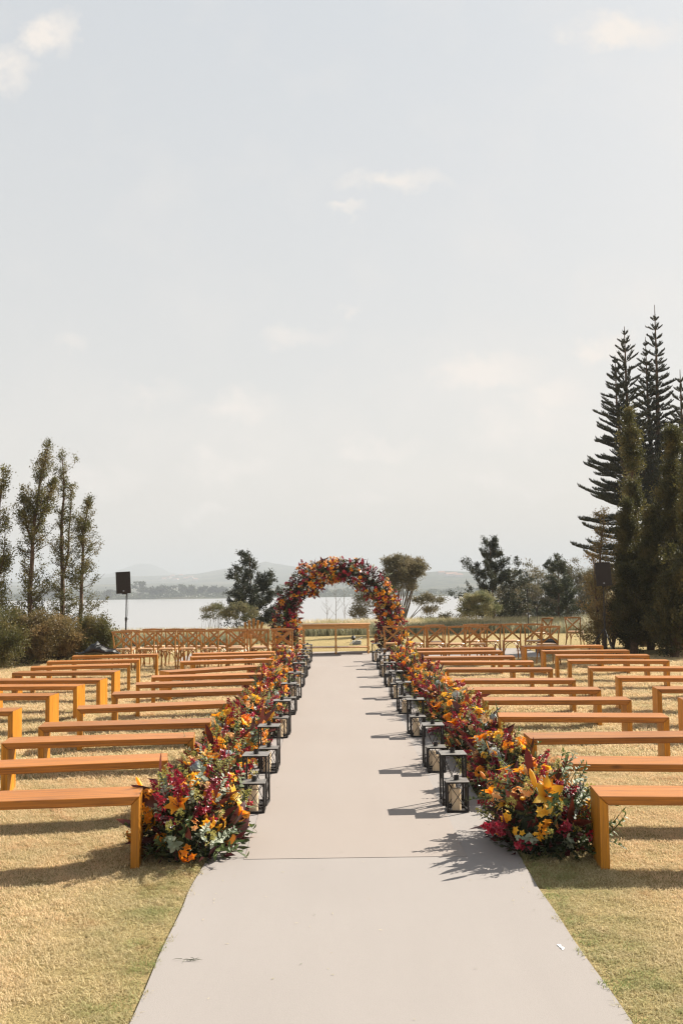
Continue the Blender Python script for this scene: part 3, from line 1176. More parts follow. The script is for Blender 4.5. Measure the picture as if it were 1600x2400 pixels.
def along(x0, x1, off0, off1, clump=0.25):
    def f(g, N):
        c = int(N / 30)
        cx = g.uniform(x0, x1, c)
        co_ = g.uniform(off0, off1, c)
        x = np.repeat(cx, 30) + g.normal(size=c * 30) * clump
        y = np.array([edge38(v) for v in x]) + np.repeat(co_, 30) + g.normal(size=c * 30) * clump
        return np.stack([x, y, np.array([ground_z(a, b) for a, b in zip(x, y)]) - 0.01], 1)
    return f


def edge38(x):
    k = min(1, max(0, (x + 3.2) / 2.2))
    k = k * k * (3 - 2 * k)
    return 29.6 + 6.0 * k + 0.3 * math.sin(x * 0.5)


tall_grass('tall_grass', along(-13, 11, 0.0, 2.0), 42000, 0.40, 0.010, M['reed_grey'], 'grey-green knee-high grass border along the end of the lawn', 3)
tall_grass('tall_grass', along(-13, 8.5, 1.4, 3.0), 34000, 0.50, 0.010, M['reed'], 'pale straw grass rising behind the grey-green border by the lake', 4)


def right_bank(g, N):
    c = int(N / 30)
    cx = g.uniform(15.0, 27, c)
    cy = np.array([edge_y(v) for v in cx]) - 2.5 + g.uniform(0, 4, c)
    x = np.repeat(cx, 30) + g.normal(size=c * 30) * 0.35
    y = np.repeat(cy, 30) + g.normal(size=c * 30) * 0.35
    return np.stack([x, y, np.array([ground_z(a, b) for a, b in zip(x, y)]) - 0.01], 1)


tall_grass('tall_grass', right_bank, 30000, 1.15, 0.018, M['reed'], 'tall straw-coloured reeds beyond the lawn on the right', 5)
tall_grass('tall_grass', along(9, 17, 0.0, 3.0, 0.3), 16000, 0.6, 0.012, M['reed_grey'], 'grey-green grass border behind the chairs on the right', 6)

# ------------------------------------------------------------------ benches
BL, BD, BH, BT = 1.66, 0.35, 0.455, 0.055


def bench_meshes():
    # origin at the middle of the front edge on the ground; seat and legs mitred together
    h, L, D, t = BH, BL / 2, BD, BT
    g_ = 0.0012
    b = 0.004
    seat = MB()
    # bevelled trapezoid prism: top from -L to L, underside from -(L-t) to (L-t)
    def prism(poly, y0, y1, bev):
        n = len(poly)
        c = Vector((sum(p_[0] for p_ in poly) / n, sum(p_[1] for p_ in poly) / n))
        def inset(k):
            out = []
            for i in range(n):
                p0, p1, p2 = (Vector(poly[(i + j - 1) % n]) for j in range(3))
                e1, e2 = (p1 - p0).normalized(), (p2 - p1).normalized()
                n1, n2 = Vector((-e1.y, e1.x)), Vector((-e2.y, e2.x))
                bb = (n1 + n2).normalized()
                out.append(p1 + bb * (k / max(0.3, bb.dot(n1))))
            return out
        ins = inset(bev)
        V, F = [], []
        for (Y, pl) in ((y0, ins), (y0 + bev, poly), (y1 - bev, poly), (y1, ins)):
            V += [(p_[0], Y, p_[1]) for p_ in pl]
        for r in range(3):
            for i in range(n):
                i2 = (i + 1) % n
                F.append((r * n + i, r * n + i2, (r + 1) * n + i2, (r + 1) * n + i)[::-1])
        F.append(tuple(range(n)))
        F.append(tuple(3 * n + i for i in range(n))[::-1])
        return V, F
    V, F = prism([(-L + t + g_, h - t), (L - t - g_, h - t), (L - g_, h), (-L + g_, h)], 0, D, b)
    seat.add(V, F)
    leg_r = MB().add(*prism([(L - t, 0), (L, 0), (L, h - g_), (L - t, h - t - g_)], 0, D, b))
    leg_l = MB().add(*prism([(-L, 0), (-L + t, 0), (-L + t, h - t - g_), (-L, h - g_)], 0, D, b))
    return seat.mesh('seat', M['bench_x']), leg_l.mesh('leg', M['bench_z']), leg_r.mesh('leg', M['bench_z'])


BSEAT, BLEGL, BLEGR = bench_meshes()
ORD = ['nearest', 'second', 'third', 'fourth', 'fifth', 'sixth', 'seventh', 'eighth', 'ninth', 'tenth', 'eleventh', 'twelfth', 'thirteenth']
BENCH0 = None


def bench(pl, pr, lab, group, anchor='l'):
    """pl, pr: pixels of the two ends of the near top edge"""
    global BENCH0
    a, b = G(*pl, BH), G(*pr, BH)
    d = (b - a).normalized()
    if anchor == 'l':
        m = a + d * (BL / 2)
    elif anchor == 'r':
        m = b - d * (BL / 2)
    else:
        m = (a + b) / 2
    if BENCH0 is None:
        o = empty('wooden_bench', (0, 0, 0))
        link('seat', BSEAT, o)
        link('leg', BLEGL, o)
        link('leg', BLEGR, o)
        BENCH0 = o
    else:
        o = copy_tree(BENCH0)
    o.location = (m.x, m.y, 0)
    o.rotation_euler = (0, 0, math.atan2(d.y, d.x))
    tag(o, lab, 'bench', group)
    return m, d


LA = [((0, 1878.6), (327, 1867), 'r'), ((0, 1799), (394, 1782), 'r'), ((8, 1742), (454, 1729), 'r'), ((90, 1703.8), (497, 1693), 'l'),
      ((181, 1662), (513, 1649.5), 'l'), ((262, 1627.7), (541, 1620), 'l'), ((318.6, 1604.8), (582, 1596.5), 'l'), ((355, 1587.5), (606, 1580.5), 'l'),
      ((395.5, 1575), (609, 1561), 'l'), ((424, 1552), (612, 1546.8), 'l'), ((449, 1540.5), (617, 1535.6), 'l'), ((452, 1532.5), (636, 1528.5), 'l')]
for i, (a, b, an) in enumerate(LA):
    lab = ORD[i] + ' wooden bench in the inner column left of the carpet' + ('' if i else ', by the flowers')
    bench(a, b, lab, 'wooden benches left of the aisle, inner column', an)
LB = [((0, 1667.5), (31, 1667), 'r'), ((0, 1631.7), (117, 1631), 'r'), ((0, 1609.5), (181, 1608.5), 'r'), ((0, 1595), (234.8, 1594), 'r'),
      ((41.6, 1577), (269, 1575), 'r'), ((91.8, 1564), (305.7, 1558), 'r'), ((135, 1551), (327, 1546.5), 'r'), ((189, 1538), (370, 1534), 'r')]
BAGP = None
for i, (a, b, an) in enumerate(LB):
    lab = ORD[i] + (' wooden bench' if i < 7 else ' wooden bench, under the black bag,') + ' in the outer left column'
    m, d = bench(a, b, lab, 'wooden benches left of the aisle, outer column', an)
RA = [((1403, 1866.5), (1600, 1867.5), 'l'), ((1314.5, 1790), (1600, 1791.8), 'l'), ((1271, 1729), (1600, 1729.6), 'f'), ((1171, 1680), (1567, 1681.4), 'r'),
      ((1151.7, 1641.5), (1479, 1640.5), 'r'), ((1120, 1616.8), (1408, 1616.3), 'r'), ((1078, 1594.6), (1348, 1594), 'r'), ((1043, 1568.5), (1295, 1568), 'r'),
      ((1020.6, 1552), (1250, 1551.4), 'r'), ((1003, 1541), (1206.5, 1538.8), 'r'), ((981, 1528.6), (1177, 1526.5), 'r'), ((974, 1520.8), (1159, 1519), 'r')]
for i, (a, b, an) in enumerate(RA):
    lab = ORD[i] + ' wooden bench in the inner column right of the carpet' + ('' if i else ', by the leafy mound')
    if an == 'f':      # its inner end is hidden by flowers: set in line with its neighbours
        q = G(1271, 1729, BH)
        bx = 1.66
        zz = G(1400, 1729.2, BH)
        o = copy_tree(BENCH0)
        o.location = (bx + BL / 2, zz.y, 0)
        o.rotation_euler = (0, 0, R(-0.4))
        tag(o, lab, 'bench', 'wooden benches right of the aisle, inner column')
        continue
    bench(a, b, lab, 'wooden benches right of the aisle, inner column', an)
RB = [((1603, 1642), (1700, 1642), 'l'), ((1539, 1615), (1700, 1615), 'l'), ((1447.4, 1588.8), (1600, 1589), 'l'), ((1380, 1565.8), (1600, 1566), 'l'), ((1331, 1548.7), (1558, 1548.7), 'l'),
      ((1302, 1536.5), (1512, 1536), 'l'), ((1272, 1526.2), (1474, 1524.5), 'l'), ((1228, 1515.5), (1417, 1513), 'l')]
for i, (a, b, an) in enumerate(RB):
    bench(a, b, ORD[i] + ' wooden bench in the outer column at far right', 'wooden benches right of the aisle, outer column', an)


# ------------------------------------------------------------------ lanterns with candles
def lantern_proto(name, w, h, t):
    root = empty(name, (0, 0, 0))
    s = w / 2
    # base frame
    mb = MB()
    for (x0, x1, y0, y1) in ((-s, s, -s, -s + t), (-s, s, s - t, s), (-s, -s + t, -s + t, s - t), (s - t, s, -s + t, s - t)):
        mb.box(x0, x1, y0, y1, 0, t * 1.1)
    mb.box(-s + t, s - t, -s + t, s - t, 0.001, 0.004)
    mb.build('base', M['iron'], root)
    for sx in (-1, 1):
        for sy in (-1, 1):
            cx, cy = sx * (s - t / 2), sy * (s - t / 2)
            MB().box(cx - t / 2, cx + t / 2, cy - t / 2, cy + t / 2, t * 1.1, h - t).build('post', M['iron'], root)
    mb = MB()
    for (x0, x1, y0, y1) in ((-s, s, -s, -s + t), (-s, s, s - t, s), (-s, -s + t, -s + t, s - t), (s - t, s, -s + t, s - t)):
        mb.box(x0, x1, y0, y1, h - t, h - 0.003)
    mb.build('top_frame', M['iron'], root)
    MB().box(-s - .006, s + .006, -s - .006, s + .006, h - 0.003, h, 0.0008).build('top_plate', M['iron_top'], root)
    r = 0.0028
    for k in range(4):
        a = k * math.pi / 2
        ca, sa = round(math.cos(a)), round(math.sin(a))
        for q in (-1, 1):
            p0 = Vector((q * (s - t), -s + t * 0.5 + 0.003 * q, t * 1.1))
            p1 = Vector((-q * (s - t), -s + t * 0.5 + 0.003 * q, h - t))
            rot = Matrix(((ca, -sa, 0), (sa, ca, 0), (0, 0, 1)))
            MB().tube([rot @ p0, rot @ p1], r, 4).build('cross_bar', M['iron'], root)
    MB().lathe([(0.021, h), (0.021, h + 0.036), (0.019, h + 0.036), (0.019, h + 0.03)], 14).build('chimney', M['iron'], root)
    ring = [Vector((0.032 * math.cos(a), 0.016 + 0.045 * math.sin(a) * 0.9, h + 0.008 + 0.02 * max(0, math.sin(a)))) for a in np.linspace(0, 2 * math.pi, 17)]
    MB().tube(ring, 0.0016, 4, cap=False).build('ring_handle', M['iron'], root)
    return root


def candle_mesh(r, h, seed):
    mb = MB()
    prof = [(r * 0.97, 0), (r, 0.006), (r, h - 0.008), (r * 0.93, h), (r * 0.6, h - 0.006), (r * 0.15, h - 0.008)]
    mb.lathe(prof, 20)
    mb.tube([(0, 0, h - 0.01), (0.001, 0, h + 0.006)], 0.0015, 4)
    return mb.mesh('candle', M['wax'], smooth=False)


TALL = lantern_proto('metal_lantern', 0.200, 0.405, 0.014)
SHORT = lantern_proto('metal_lantern', 0.172, 0.235, 0.014)
CAND_T = [candle_mesh(0.036, 0.17, 1), candle_mesh(0.036, 0.14, 2)]
CAND_S = [candle_mesh(0.036, 0.165, 3), candle_mesh(0.036, 0.15, 4)]
ZS_R = [G(1063, 1908).y, G(1009, 1814).y, G(970, 1730.6).y, G(941, 1675.5).y, G(918, 1640).y, G(905, 1612).y, G(895, 1589).y, G(887, 1570.5).y, G(878, 1552.5).y]
ZS_L = [G(580, 1911).y, G(615, 1816).y, G(650, 1733).y, G(670, 1678).y, G(680, 1643).y, G(692, 1613).y, G(700, 1591).y, G(707, 1571).y, G(715, 1555).y]
first = {0: True, 1: True}
side_words = {-1: 'left', 1: 'right'}
for side, ZS in ((-1, ZS_L), (1, ZS_R)):
    for i, z in enumerate(ZS):
        for kind, proto in ((0, TALL), (1, SHORT)):
            w = 0.2 if kind == 0 else 0.172
            inner = -0.575 if side < 0 else 0.835
            x = inner + side * w / 2 + side * (0.0 if kind == 0 else 0.012) + random.gauss(0, 0.006)
            y = z + w / 2 + (0.27 if kind == 0 else 0.0) + random.gauss(0, 0.01)
            ang = random.gauss(0, R(3))
            if side < 0 and i == 0 and kind == 1:
                x -= 0.0
            o = proto if first[kind] else copy_tree(proto)
            first[kind] = False
            o.location = (x, y, 0.0115)
            o.rotation_euler = (0, 0, ang)
            tag(o, '%s black crossed-bar lantern of the %s pair along the %s carpet edge' % ('taller' if kind == 0 else 'shorter', ['first'] [0] if i == 0 else ORD[i], side_words[side]),
                'lantern', '%s lanterns along the %s edge of the aisle' % ('tall' if kind == 0 else 'short', side_words[side]))
            cz = 0.0116 + 0.0045
            c = link('pillar_candle', (CAND_T if kind == 0 else CAND_S)[i % 2], None, (x + random.gauss(-0.01, 0.01), y + random.gauss(-0.01, 0.008), cz))
            tag(c, 'cream pillar candle inside the %s lantern of the %s pair on the %s' % ('taller' if kind == 0 else 'shorter', 'first' if i == 0 else ORD[i], side_words[side]),
                'candle', 'cream pillar candles in the lanterns')
print('lantern depths', [round(z, 2) for z in ZS_L], [round(z, 2) for z in ZS_R])


# ------------------------------------------------------------------ flowers
def Rx(a): return Matrix.Rotation(a, 4, 'X')
def Rz(a): return Matrix.Rotation(a, 4, 'Z')
def Ry(a): return Matrix.Rotation(a, 4, 'Y')
def Tr(x, y, z): return Matrix.Translation((x, y, z))


UP = Rx(R(90))      # petal +Y becomes +Z, and its bend turns outward along -(-Z)


def petal_up(mb, L, w, az, tilt, curl, M0=None, **k):
    # a blade rooted at the origin: rises along +Z leaning outward by tilt towards azimuth az
    m = (M0 or Matrix()) @ Rz(az) @ Rx(R(90) - tilt)
    mb.petal(L, w, m, curl=curl, **k)


def tmpl_lily(mat, n_open=1.0, s=1.0):
    mb = MB()
    for k in range(6):
        petal_up(mb, 0.105 * s, (0.052 if k % 2 else 0.042) * s, k * math.pi / 3, R(27 * n_open), 0.95 * n_open, fold=0.3, n=5, tip=0.35, base=0.12)
    mb.mat(1)
    for k in range(6):
        a = k * math.pi / 3 + 0.4
        d = Vector((math.cos(a) * 0.022, math.sin(a) * 0.022, 0.065)) * s
        mb.tube([(0, 0, 0.01), d], 0.0012, 3)
        mb.tube([d + Vector((-.005, 0, 0)), d + Vector((.005, 0, 0.002))], 0.0022, 3)
    mb.mat(2).tube([(0, 0, -0.08), (0, 0, 0.004)], [0.003, 0.004], 4)
    return mb.mesh('lily', [M[mat], M['anther'], M['stem']], smooth=True)


def tmpl_bud(mat):
    mb = MB()
    mb.lathe([(0.003, 0), (0.011, 0.015), (0.014, 0.045), (0.011, 0.075), (0.003, 0.095)], 7)
    mb.mat(1).tube([(0, 0, -0.08), (0, 0, 0)], 0.003, 4)
    return mb.mesh('lily_bud', [M[mat], M['stem']], smooth=True)


def tmpl_cluster(mat, n, r, pl, pw, seed, name, stem=True, cup=R(50)):
    g = np.random.default_rng(seed)
    mb = MB()
    for i in range(n):
        d = Vector(g.normal(size=3))
        d.z = abs(d.z) * 0.9
        d.normalize()
        m = Tr(*(d * r * g.uniform(0.5, 1))) @ d.to_track_quat('Z', 'Y').to_matrix().to_4x4() @ Rz(g.uniform(0, 6))
        for k in range(5):
            petal_up(mb, pl * g.uniform(.8, 1.15), pw, k * 1.2566, cup, 0.7, m, fold=0.2, n=2, tip=0.3, base=0.2)
    if stem:
        mb.mat(1)
        mb.tube([(0, 0, -0.09), (0, 0, 0.0)], 0.003, 4)
    return mb.mesh(name, [M[mat], M['stem']])


def tmpl_spray(mat, n, L, pl, pw, seed, name, spread=0.028):
    g = np.random.default_rng(seed)
    mb = MB()
    bend = Vector((g.normal() * 0.03, g.normal() * 0.03, 0))
    ax = [bend * (t * t) + Vector((0, 0, L * t)) for t in np.linspace(0, 1, 6)]
    for i in range(n):
        t = 0.25 + 0.75 * i / n
        p_ = interp([np.array(a) for a in ax], t)
        a = g.uniform(0, 6.28)
        q = Vector(p_) + Vector((math.cos(a), math.sin(a), 0)) * spread * (1.15 - t) * g.uniform(.6, 1.2)
        m = Tr(*q) @ Rz(a) @ Rx(R(g.uniform(-30, 70)))
        for k in range(3):
            petal_up(mb, pl * g.uniform(.7, 1.2), pw, k * 2.1, R(40), 0.6, m, fold=0.25, n=2, tip=0.3, base=0.2)
    mb.mat(1).tube([Vector((0, 0, -0.06))] + ax, [0.0028] * 6 + [0.001], 4)
    return mb.mesh(name, [M[mat], M['stem']])


def tmpl_leaf(mat, L, w, curl, seed, name, n=6, tip=0.3):
    mb = MB()
    petal_up(mb, L, w, 0, R(8), curl, fold=0.22, n=n, tip=tip, base=0.08, twist=0.5)
    return mb.mesh(name, [M[mat]], smooth=True)


def tmpl_sprig(mat, n, L, lw, ww, seed, name, tilt=55, curl=0.5, pair=True, tip=0.3):
    g = np.random.default_rng(seed)
    mb = MB()
    bend = Vector((g.normal() * 0.05, g.normal() * 0.05, 0))
    ax = [bend * (t * t) + Vector((0, 0, L * t)) for t in np.linspace(0, 1, 6)]
    for i in range(n):
        t = 0.2 + 0.8 * i / (n - 1)
        q = Vector(interp([np.array(a) for a in ax], min(t, 0.999)))
        a = i * 2.4
        for s_ in ((0, math.pi) if pair else (0,)):
            m = Tr(*q)
            petal_up(mb, lw * (1.15 - 0.5 * t) * g.uniform(.8, 1.2), ww * (1.15 - 0.5 * t), a + s_, R(tilt * (1.1 - 0.6 * t)), curl, m, fold=0.2, n=2 if lw < 0.05 else 3, tip=tip, base=0.15)
    mb.mat(1).tube([Vector((0, 0, -0.08))] + ax, [0.003] * 6 + [0.001], 4)
    return mb.mesh(name, [M[mat], M['stem']])


def tmpl_ball(mat, r, n, seed):
    g = np.random.default_rng(seed)
    mb = MB()
    for i in range(n):
        z = 1 - 1.6 * (i + 0.5) / n
        a = i * 2.399
        rr = math.sqrt(max(0, 1 - z * z))
        d = Vector((rr * math.cos(a), rr * math.sin(a), z))
        m = Tr(*(d * r * g.uniform(.88, 1.08))) @ d.to_track_quat('Z', 'Y').to_matrix().to_4x4() @ Rz(g.uniform(0, 6))
        for k in range(4):
            petal_up(mb, 0.013, 0.012, k * 1.57, R(72), 0.2, m, fold=0.1, n=1, tip=0.2, base=0.35)
    mb.mat(0).lathe([(0.01, -r * .7), (r * .72, -r * .4), (r * .86, 0), (r * .65, r * .55), (0.01, r * .84)], 8)
    mb.mat(1).tube([(0, 0, -0.1), (0, 0, -r * .6)], 0.004, 4)
    return mb.mesh('hydrangea', [M[mat], M['stem']])


T = {
    'lily': [tmpl_lily('orange', 1.0, 1.05), tmpl_lily('orange', 0.75, 0.95), tmpl_lily('yellow', 1.05, 1.0)],
    'bud': [tmpl_bud('yellow'), tmpl_bud('peach')],
    'orange_blossom': [tmpl_cluster('orange', 9, 0.05, 0.032, 0.020, 1, 'orange_blossom'), tmpl_cluster('yellow', 8, 0.045, 0.030, 0.02, 2, 'orange_blossom'),
                       tmpl_cluster('peach', 8, 0.045, 0.028, 0.018, 3, 'orange_blossom')],
    'red_blossom': [tmpl_spray('crimson', 26, 0.19, 0.024, 0.016, 4, 'red_blossom', 0.04), tmpl_spray('crimson', 20, 0.15, 0.024, 0.018, 5, 'red_blossom', 0.045)],
    'burgundy_leaf': [tmpl_leaf('burgundy', 0.25, 0.062, 0.5, 1, 'burgundy_leaf'), tmpl_leaf('burgundy', 0.20, 0.07, 0.9, 2, 'burgundy_leaf'), tmpl_leaf('burgundy', 0.27, 0.05, 0.3, 3, 'burgundy_leaf')],
    'magnolia_leaf': [tmpl_leaf('magnolia', 0.15, 0.06, 0.6, 1, 'magnolia_leaf'), tmpl_leaf('magnolia', 0.13, 0.055, -0.4, 2, 'magnolia_leaf')],
    'silver_sprig': [tmpl_sprig('euca', 8, 0.17, 0.045, 0.03, 6, 'silver_sprig', 70), tmpl_sprig('euca', 7, 0.14, 0.05, 0.034, 7, 'silver_sprig', 75)],
    'green_sprig': [tmpl_sprig('green', 7, 0.19, 0.065, 0.026, 8, 'green_sprig', 60), tmpl_sprig('green', 8, 0.16, 0.055, 0.024, 9, 'green_sprig', 65)],
    'golden_sprig': [tmpl_spray('golden', 34, 0.15, 0.014, 0.008, 10, 'golden_sprig', 0.05), tmpl_spray('golden', 30, 0.13, 0.015, 0.008, 11, 'golden_sprig', 0.045)],
    'hydrangea': [tmpl_ball('hydr', 0.05, 42, 12)],
}
for k_, ms in T.items():
    for m_ in ms:
        m_.name = k_ if k_ != 'bud' else 'lily_bud'
NAMES = {'bud': 'lily_bud'}


def place_bits(root, spec, sampler, g, smin=0.85, smax=1.15, lean=0.45):
    """spec: kind -> (count, lift); sampler(g) -> point, outward normal (local)"""
    for kind, (n, lift) in spec.items():
        for i in range(n):
            p_, nrm = sampler(g, kind, i)
            d = (Vector(nrm) + Vector(g.normal(size=3)) * lean * 0.6 + Vector((0, 0, 0.25))).normalized()
            rot = (d.to_track_quat('Z', 'Y').to_matrix().to_4x4() @ Rz(g.uniform(0, 6.28))).to_euler()
            me = T[kind][int(g.integers(0, len(T[kind])))]
            link(NAMES.get(kind, kind), me, root, Vector(p_) + Vector(nrm) * lift, rot, float(g.uniform(smin, smax)))


def mound(cx, cy, rx, ry, rz, spec, n_fill, seed, label, group, greener=0, inner_side=1):
    g = np.random.default_rng(seed)
    root = empty('flower_mound', (cx, cy, 0), 0, label, 'flowers', group)

    def samp(g_, kind, i):
        while True:
            a = g_.uniform(0, 2 * math.pi)
            zz = g_.uniform(0.10, 1.0)
            rr = math.sqrt(1 - zz * zz)
            d = Vector((rr * math.cos(a), rr * math.sin(a), zz))
            if greener and kind in ('green_sprig', 'silver_sprig') and g_.uniform() < 0.75:
                d.x = abs(d.x) * 1.2 + 0.25
                d.y -= 0.15
                d.normalize()
            if kind in ('green_sprig', 'magnolia_leaf') and g_.uniform() < 0.55:
                d.z *= 0.4
                d.normalize()
            if kind == 'lily' and d.z < 0.3:
                continue
            if kind == 'hydrangea' and (d.z < 0.45 or abs(d.x) > 0.7):
                continue
            if kind in ('lily', 'red_blossom', 'orange_blossom') and d.y > 0.5 and g_.uniform() < 0.5:
                continue
            break
        lump = 1 + 0.12 * math.sin(3.1 * d.x + 5 * d.y + seed) + 0.08 * math.sin(9 * d.y + seed)
        p_ = Vector((d.x * rx, d.y * ry, d.z * rz + 0.05)) * lump * float(g_.uniform(0.85, 1.03))
        nr = Vector((d.x / rx, d.y / ry, d.z / rz)).normalized()
        return p_, nr
    # filling foliage
    d = g.normal(size=(n_fill, 3))
    d[:, 2] = np.abs(d[:, 2])
    d /= np.linalg.norm(d, axis=1, keepdims=True)
    rad = g.uniform(0.55, 1.0, n_fill)[:, None]
    C = d * rad * np.array([rx, ry, rz]) + np.array([0, 0, 0.015])
    V, F = leaves(C, d + g.normal(size=(n_fill, 3)) * 0.8, 0.07, 0.03)
    V[:, 2] = np.maximum(V[:, 2], 0.012)
    idx = (g.uniform(size=n_fill) < 0.28).astype(int)
    o = link('foliage', fast('foliage', V, F, [M['fill'], M['fillred']], idx), root)
    tag(o, kind='stuff')
    # block of floral foam hidden in the middle
    MB().box(-rx * .5, rx * .5, -ry * .6, ry * .6, 0.012, rz * 0.55, 0.02).build('foam_block', M['soil'], root)
    place_bits(root, spec, samp, g)
    return root


def spec(k=1.0, g=0):
    return {'lily': (int(7 * k), 0.015), 'bud': (int(4 * k), 0.04), 'orange_blossom': (int(34 * k), 0.005), 'red_blossom': (int(22 * k), -0.05), 'burgundy_leaf': (int(20 * k), -0.07),
            'magnolia_leaf': (int(10 * k), -0.02), 'silver_sprig': (int(6 * k), -0.06), 'green_sprig': (int((18 + g) * k), -0.06), 'golden_sprig': (int(26 * k), -0.03), 'hydrangea': (int(3 * k), 0.0)}


looks_l = ['big foreground mound of crimson and orange flowers at the left bench end', 'mound with yellow lilies behind the big foreground mound on the left',
           'mound with blue hydrangea and dark leaves beside the second left lantern pair']
for side in (-1, 1):
    nm = side_words[side]
    for i in range(10):
        if i == 0:
            x0 = -1.0 if side < 0 else 1.38
            y = 7.02
            kk, ry = 1.15, 0.50
        else:
            x0 = -1.06 if side < 0 else 1.46
            y = 6.95 + 1.62 * i + 0.25
            kk, ry = 1.1, 0.74
        big = i == 0
        rx = (0.35 if big else 0.29) * random.uniform(0.95, 1.06)
        rz = (0.45 if big else 0.38) * random.uniform(0.93, 1.08)
        lab = {(-1, 0): 'front left flower mound, crimson and orange with silvery leaves, against the first bench',
               (1, 0): 'front right flower mound with a large orange lily and bushy green leaves'}.get((side, i),
               '%s flower mound from the front along the %s side of the aisle' % (ORD[i], nm))
        sp = spec(kk if i < 5 else (0.95 if i < 8 else 0.75))
        if big and side > 0:
            sp['green_sprig'] = (55, 0.0)
            sp['silver_sprig'] = (20, -0.03)
        if big and side < 0:
            sp['silver_sprig'] = (24, -0.04)
        mound(x0 + random.uniform(-.03, .03) - (0.02 if big and side < 0 else 0), y, rx, ry, rz, sp, 1500 if i < 4 else 1100, 100 + i * 2 + side, lab,
              'flower mounds along the %s side of the aisle' % nm, greener=1 if big and side > 0 else 0)

# the open orange lily and its tall bud that stand out on the front right mound
fm = [o for o in bpy.data.objects if o.name.startswith('flower_mound') and 'large orange lily' in o.get('label', '')][0]
pt = G(1276, 1868, 0.36)
pt = CAM + ray(1276, 1868) * ((6.66) / ray(1276, 1868).y)
bigl = tmpl_lily('yellow', 1.1, 1.45)
bigl.name = 'lily'
link('lily', bigl, fm, pt - fm.location, (R(62), R(8), R(10)))
pt = CAM + ray(1255, 1845) * (6.6 / ray(1255, 1845).y)
link('lily_bud', T['bud'][0], fm, pt - fm.location, (R(5), R(-18), 0), 1.35)


# ------------------------------------------------------------------ floral arch
def arch():
    g = np.random.default_rng(77)
    cx, cy = 0.05, 27.15
    root = empty('flower_arch', (cx, cy, 0), 0, 'arch of yellow, orange and burgundy flowers over the end of the aisle', 'flower arch')
    Rr, zc = 1.40, 0.80
    n_leg = 0.80
    arc = math.pi * Rr
    tot = 2 * n_leg + arc

    def path(s):
        if s < n_leg:
            return Vector((-Rr, 0, s)), Vector((0, 0, 1))
        if s > n_leg + arc:
            return Vector((Rr, 0, tot - s)), Vector((0, 0, -1))
        a = math.pi - (s - n_leg) / Rr
        return Vector((Rr * math.cos(a), 0, zc + Rr * math.sin(a))), Vector((math.sin(a), 0, -math.cos(a)))

    def rad(s):
        return 0.32 + 0.055 * math.sin(s * 3.7) + 0.03 * math.sin(s * 9.1 + 1)

    def frame(s, phi):
        p_, t_ = path(s)
        y_ = Vector((0, 1, 0))
        n_ = t_.cross(y_)
        return p_, n_ * math.cos(phi) + y_ * math.sin(phi)

    def samp(g_, kind, i):
        s = g_.uniform(0.05, tot - 0.05)
        phi = g_.uniform(0, 2 * math.pi)
        if g_.uniform() < 0.75 and math.sin(phi) > 0.2:
            phi = -phi
        if kind in ('orange_blossom', 'lily'):      # the blossoms come in drifts
            for _ in range(6):
                if math.sin(s * 2.7 + 1.0) + 0.6 * math.sin(s * 6.1 + phi) > g_.uniform(-1.2, 1.0):
                    break
                s = g_.uniform(0.05, tot - 0.05)
        p_, d = frame(s, phi)
        return p_ + d * rad(s) * g_.uniform(0.85, 1.05), d
    tubepts = [path(s)[0] for s in np.linspace(0, tot, 30)]
    MB().tube(tubepts, 0.10, 8).build('arch_frame', M['soil'], root)
    n = 9000
    C, D = np.zeros((n, 3)), np.zeros((n, 3))
    for i in range(n):
        s, phi = g.uniform(0, tot), g.uniform(0, 2 * math.pi)
        p_, d = frame(s, phi)
        C[i] = p_ + d * rad(s) * g.uniform(0.4, 1.02)
        D[i] = d
    V, F = leaves(C, D + g.normal(size=(n, 3)) * 0.7, 0.085, 0.04)
    idx = (g.uniform(size=n) < 0.72).astype(int)
    tag(link('foliage', fast('foliage', V, F, [M['fill'], M['fillred']], idx), root), kind='stuff')
    place_bits(root, {'orange_blossom': (298, 0.03), 'lily': (34, 0.02), 'red_blossom': (240, -0.05), 'burgundy_leaf': (75, -0.07), 'green_sprig': (45, -0.04),
                      'golden_sprig': (90, -0.03), 'silver_sprig': (30, -0.03), 'hydrangea': (14, 0.02)}, samp, g, 0.9, 1.35, lean=0.7)
    # hanging sprigs under the crown of the arch
    for i in range(16):
        s = g.uniform(n_leg + 0.6, tot - n_leg - 0.6)
        p_, d = frame(s, math.pi)
        q = p_ + Vector((0, g.uniform(-.15, .15), -rad(s) * 0.9))
        link('green_sprig' if i % 3 else 'golden_sprig', T['green_sprig' if i % 3 else 'golden_sprig'][i % 2], root, q, (math.pi + g.normal() * 0.3, g.normal() * 0.3, 0), 1.0)


arch()


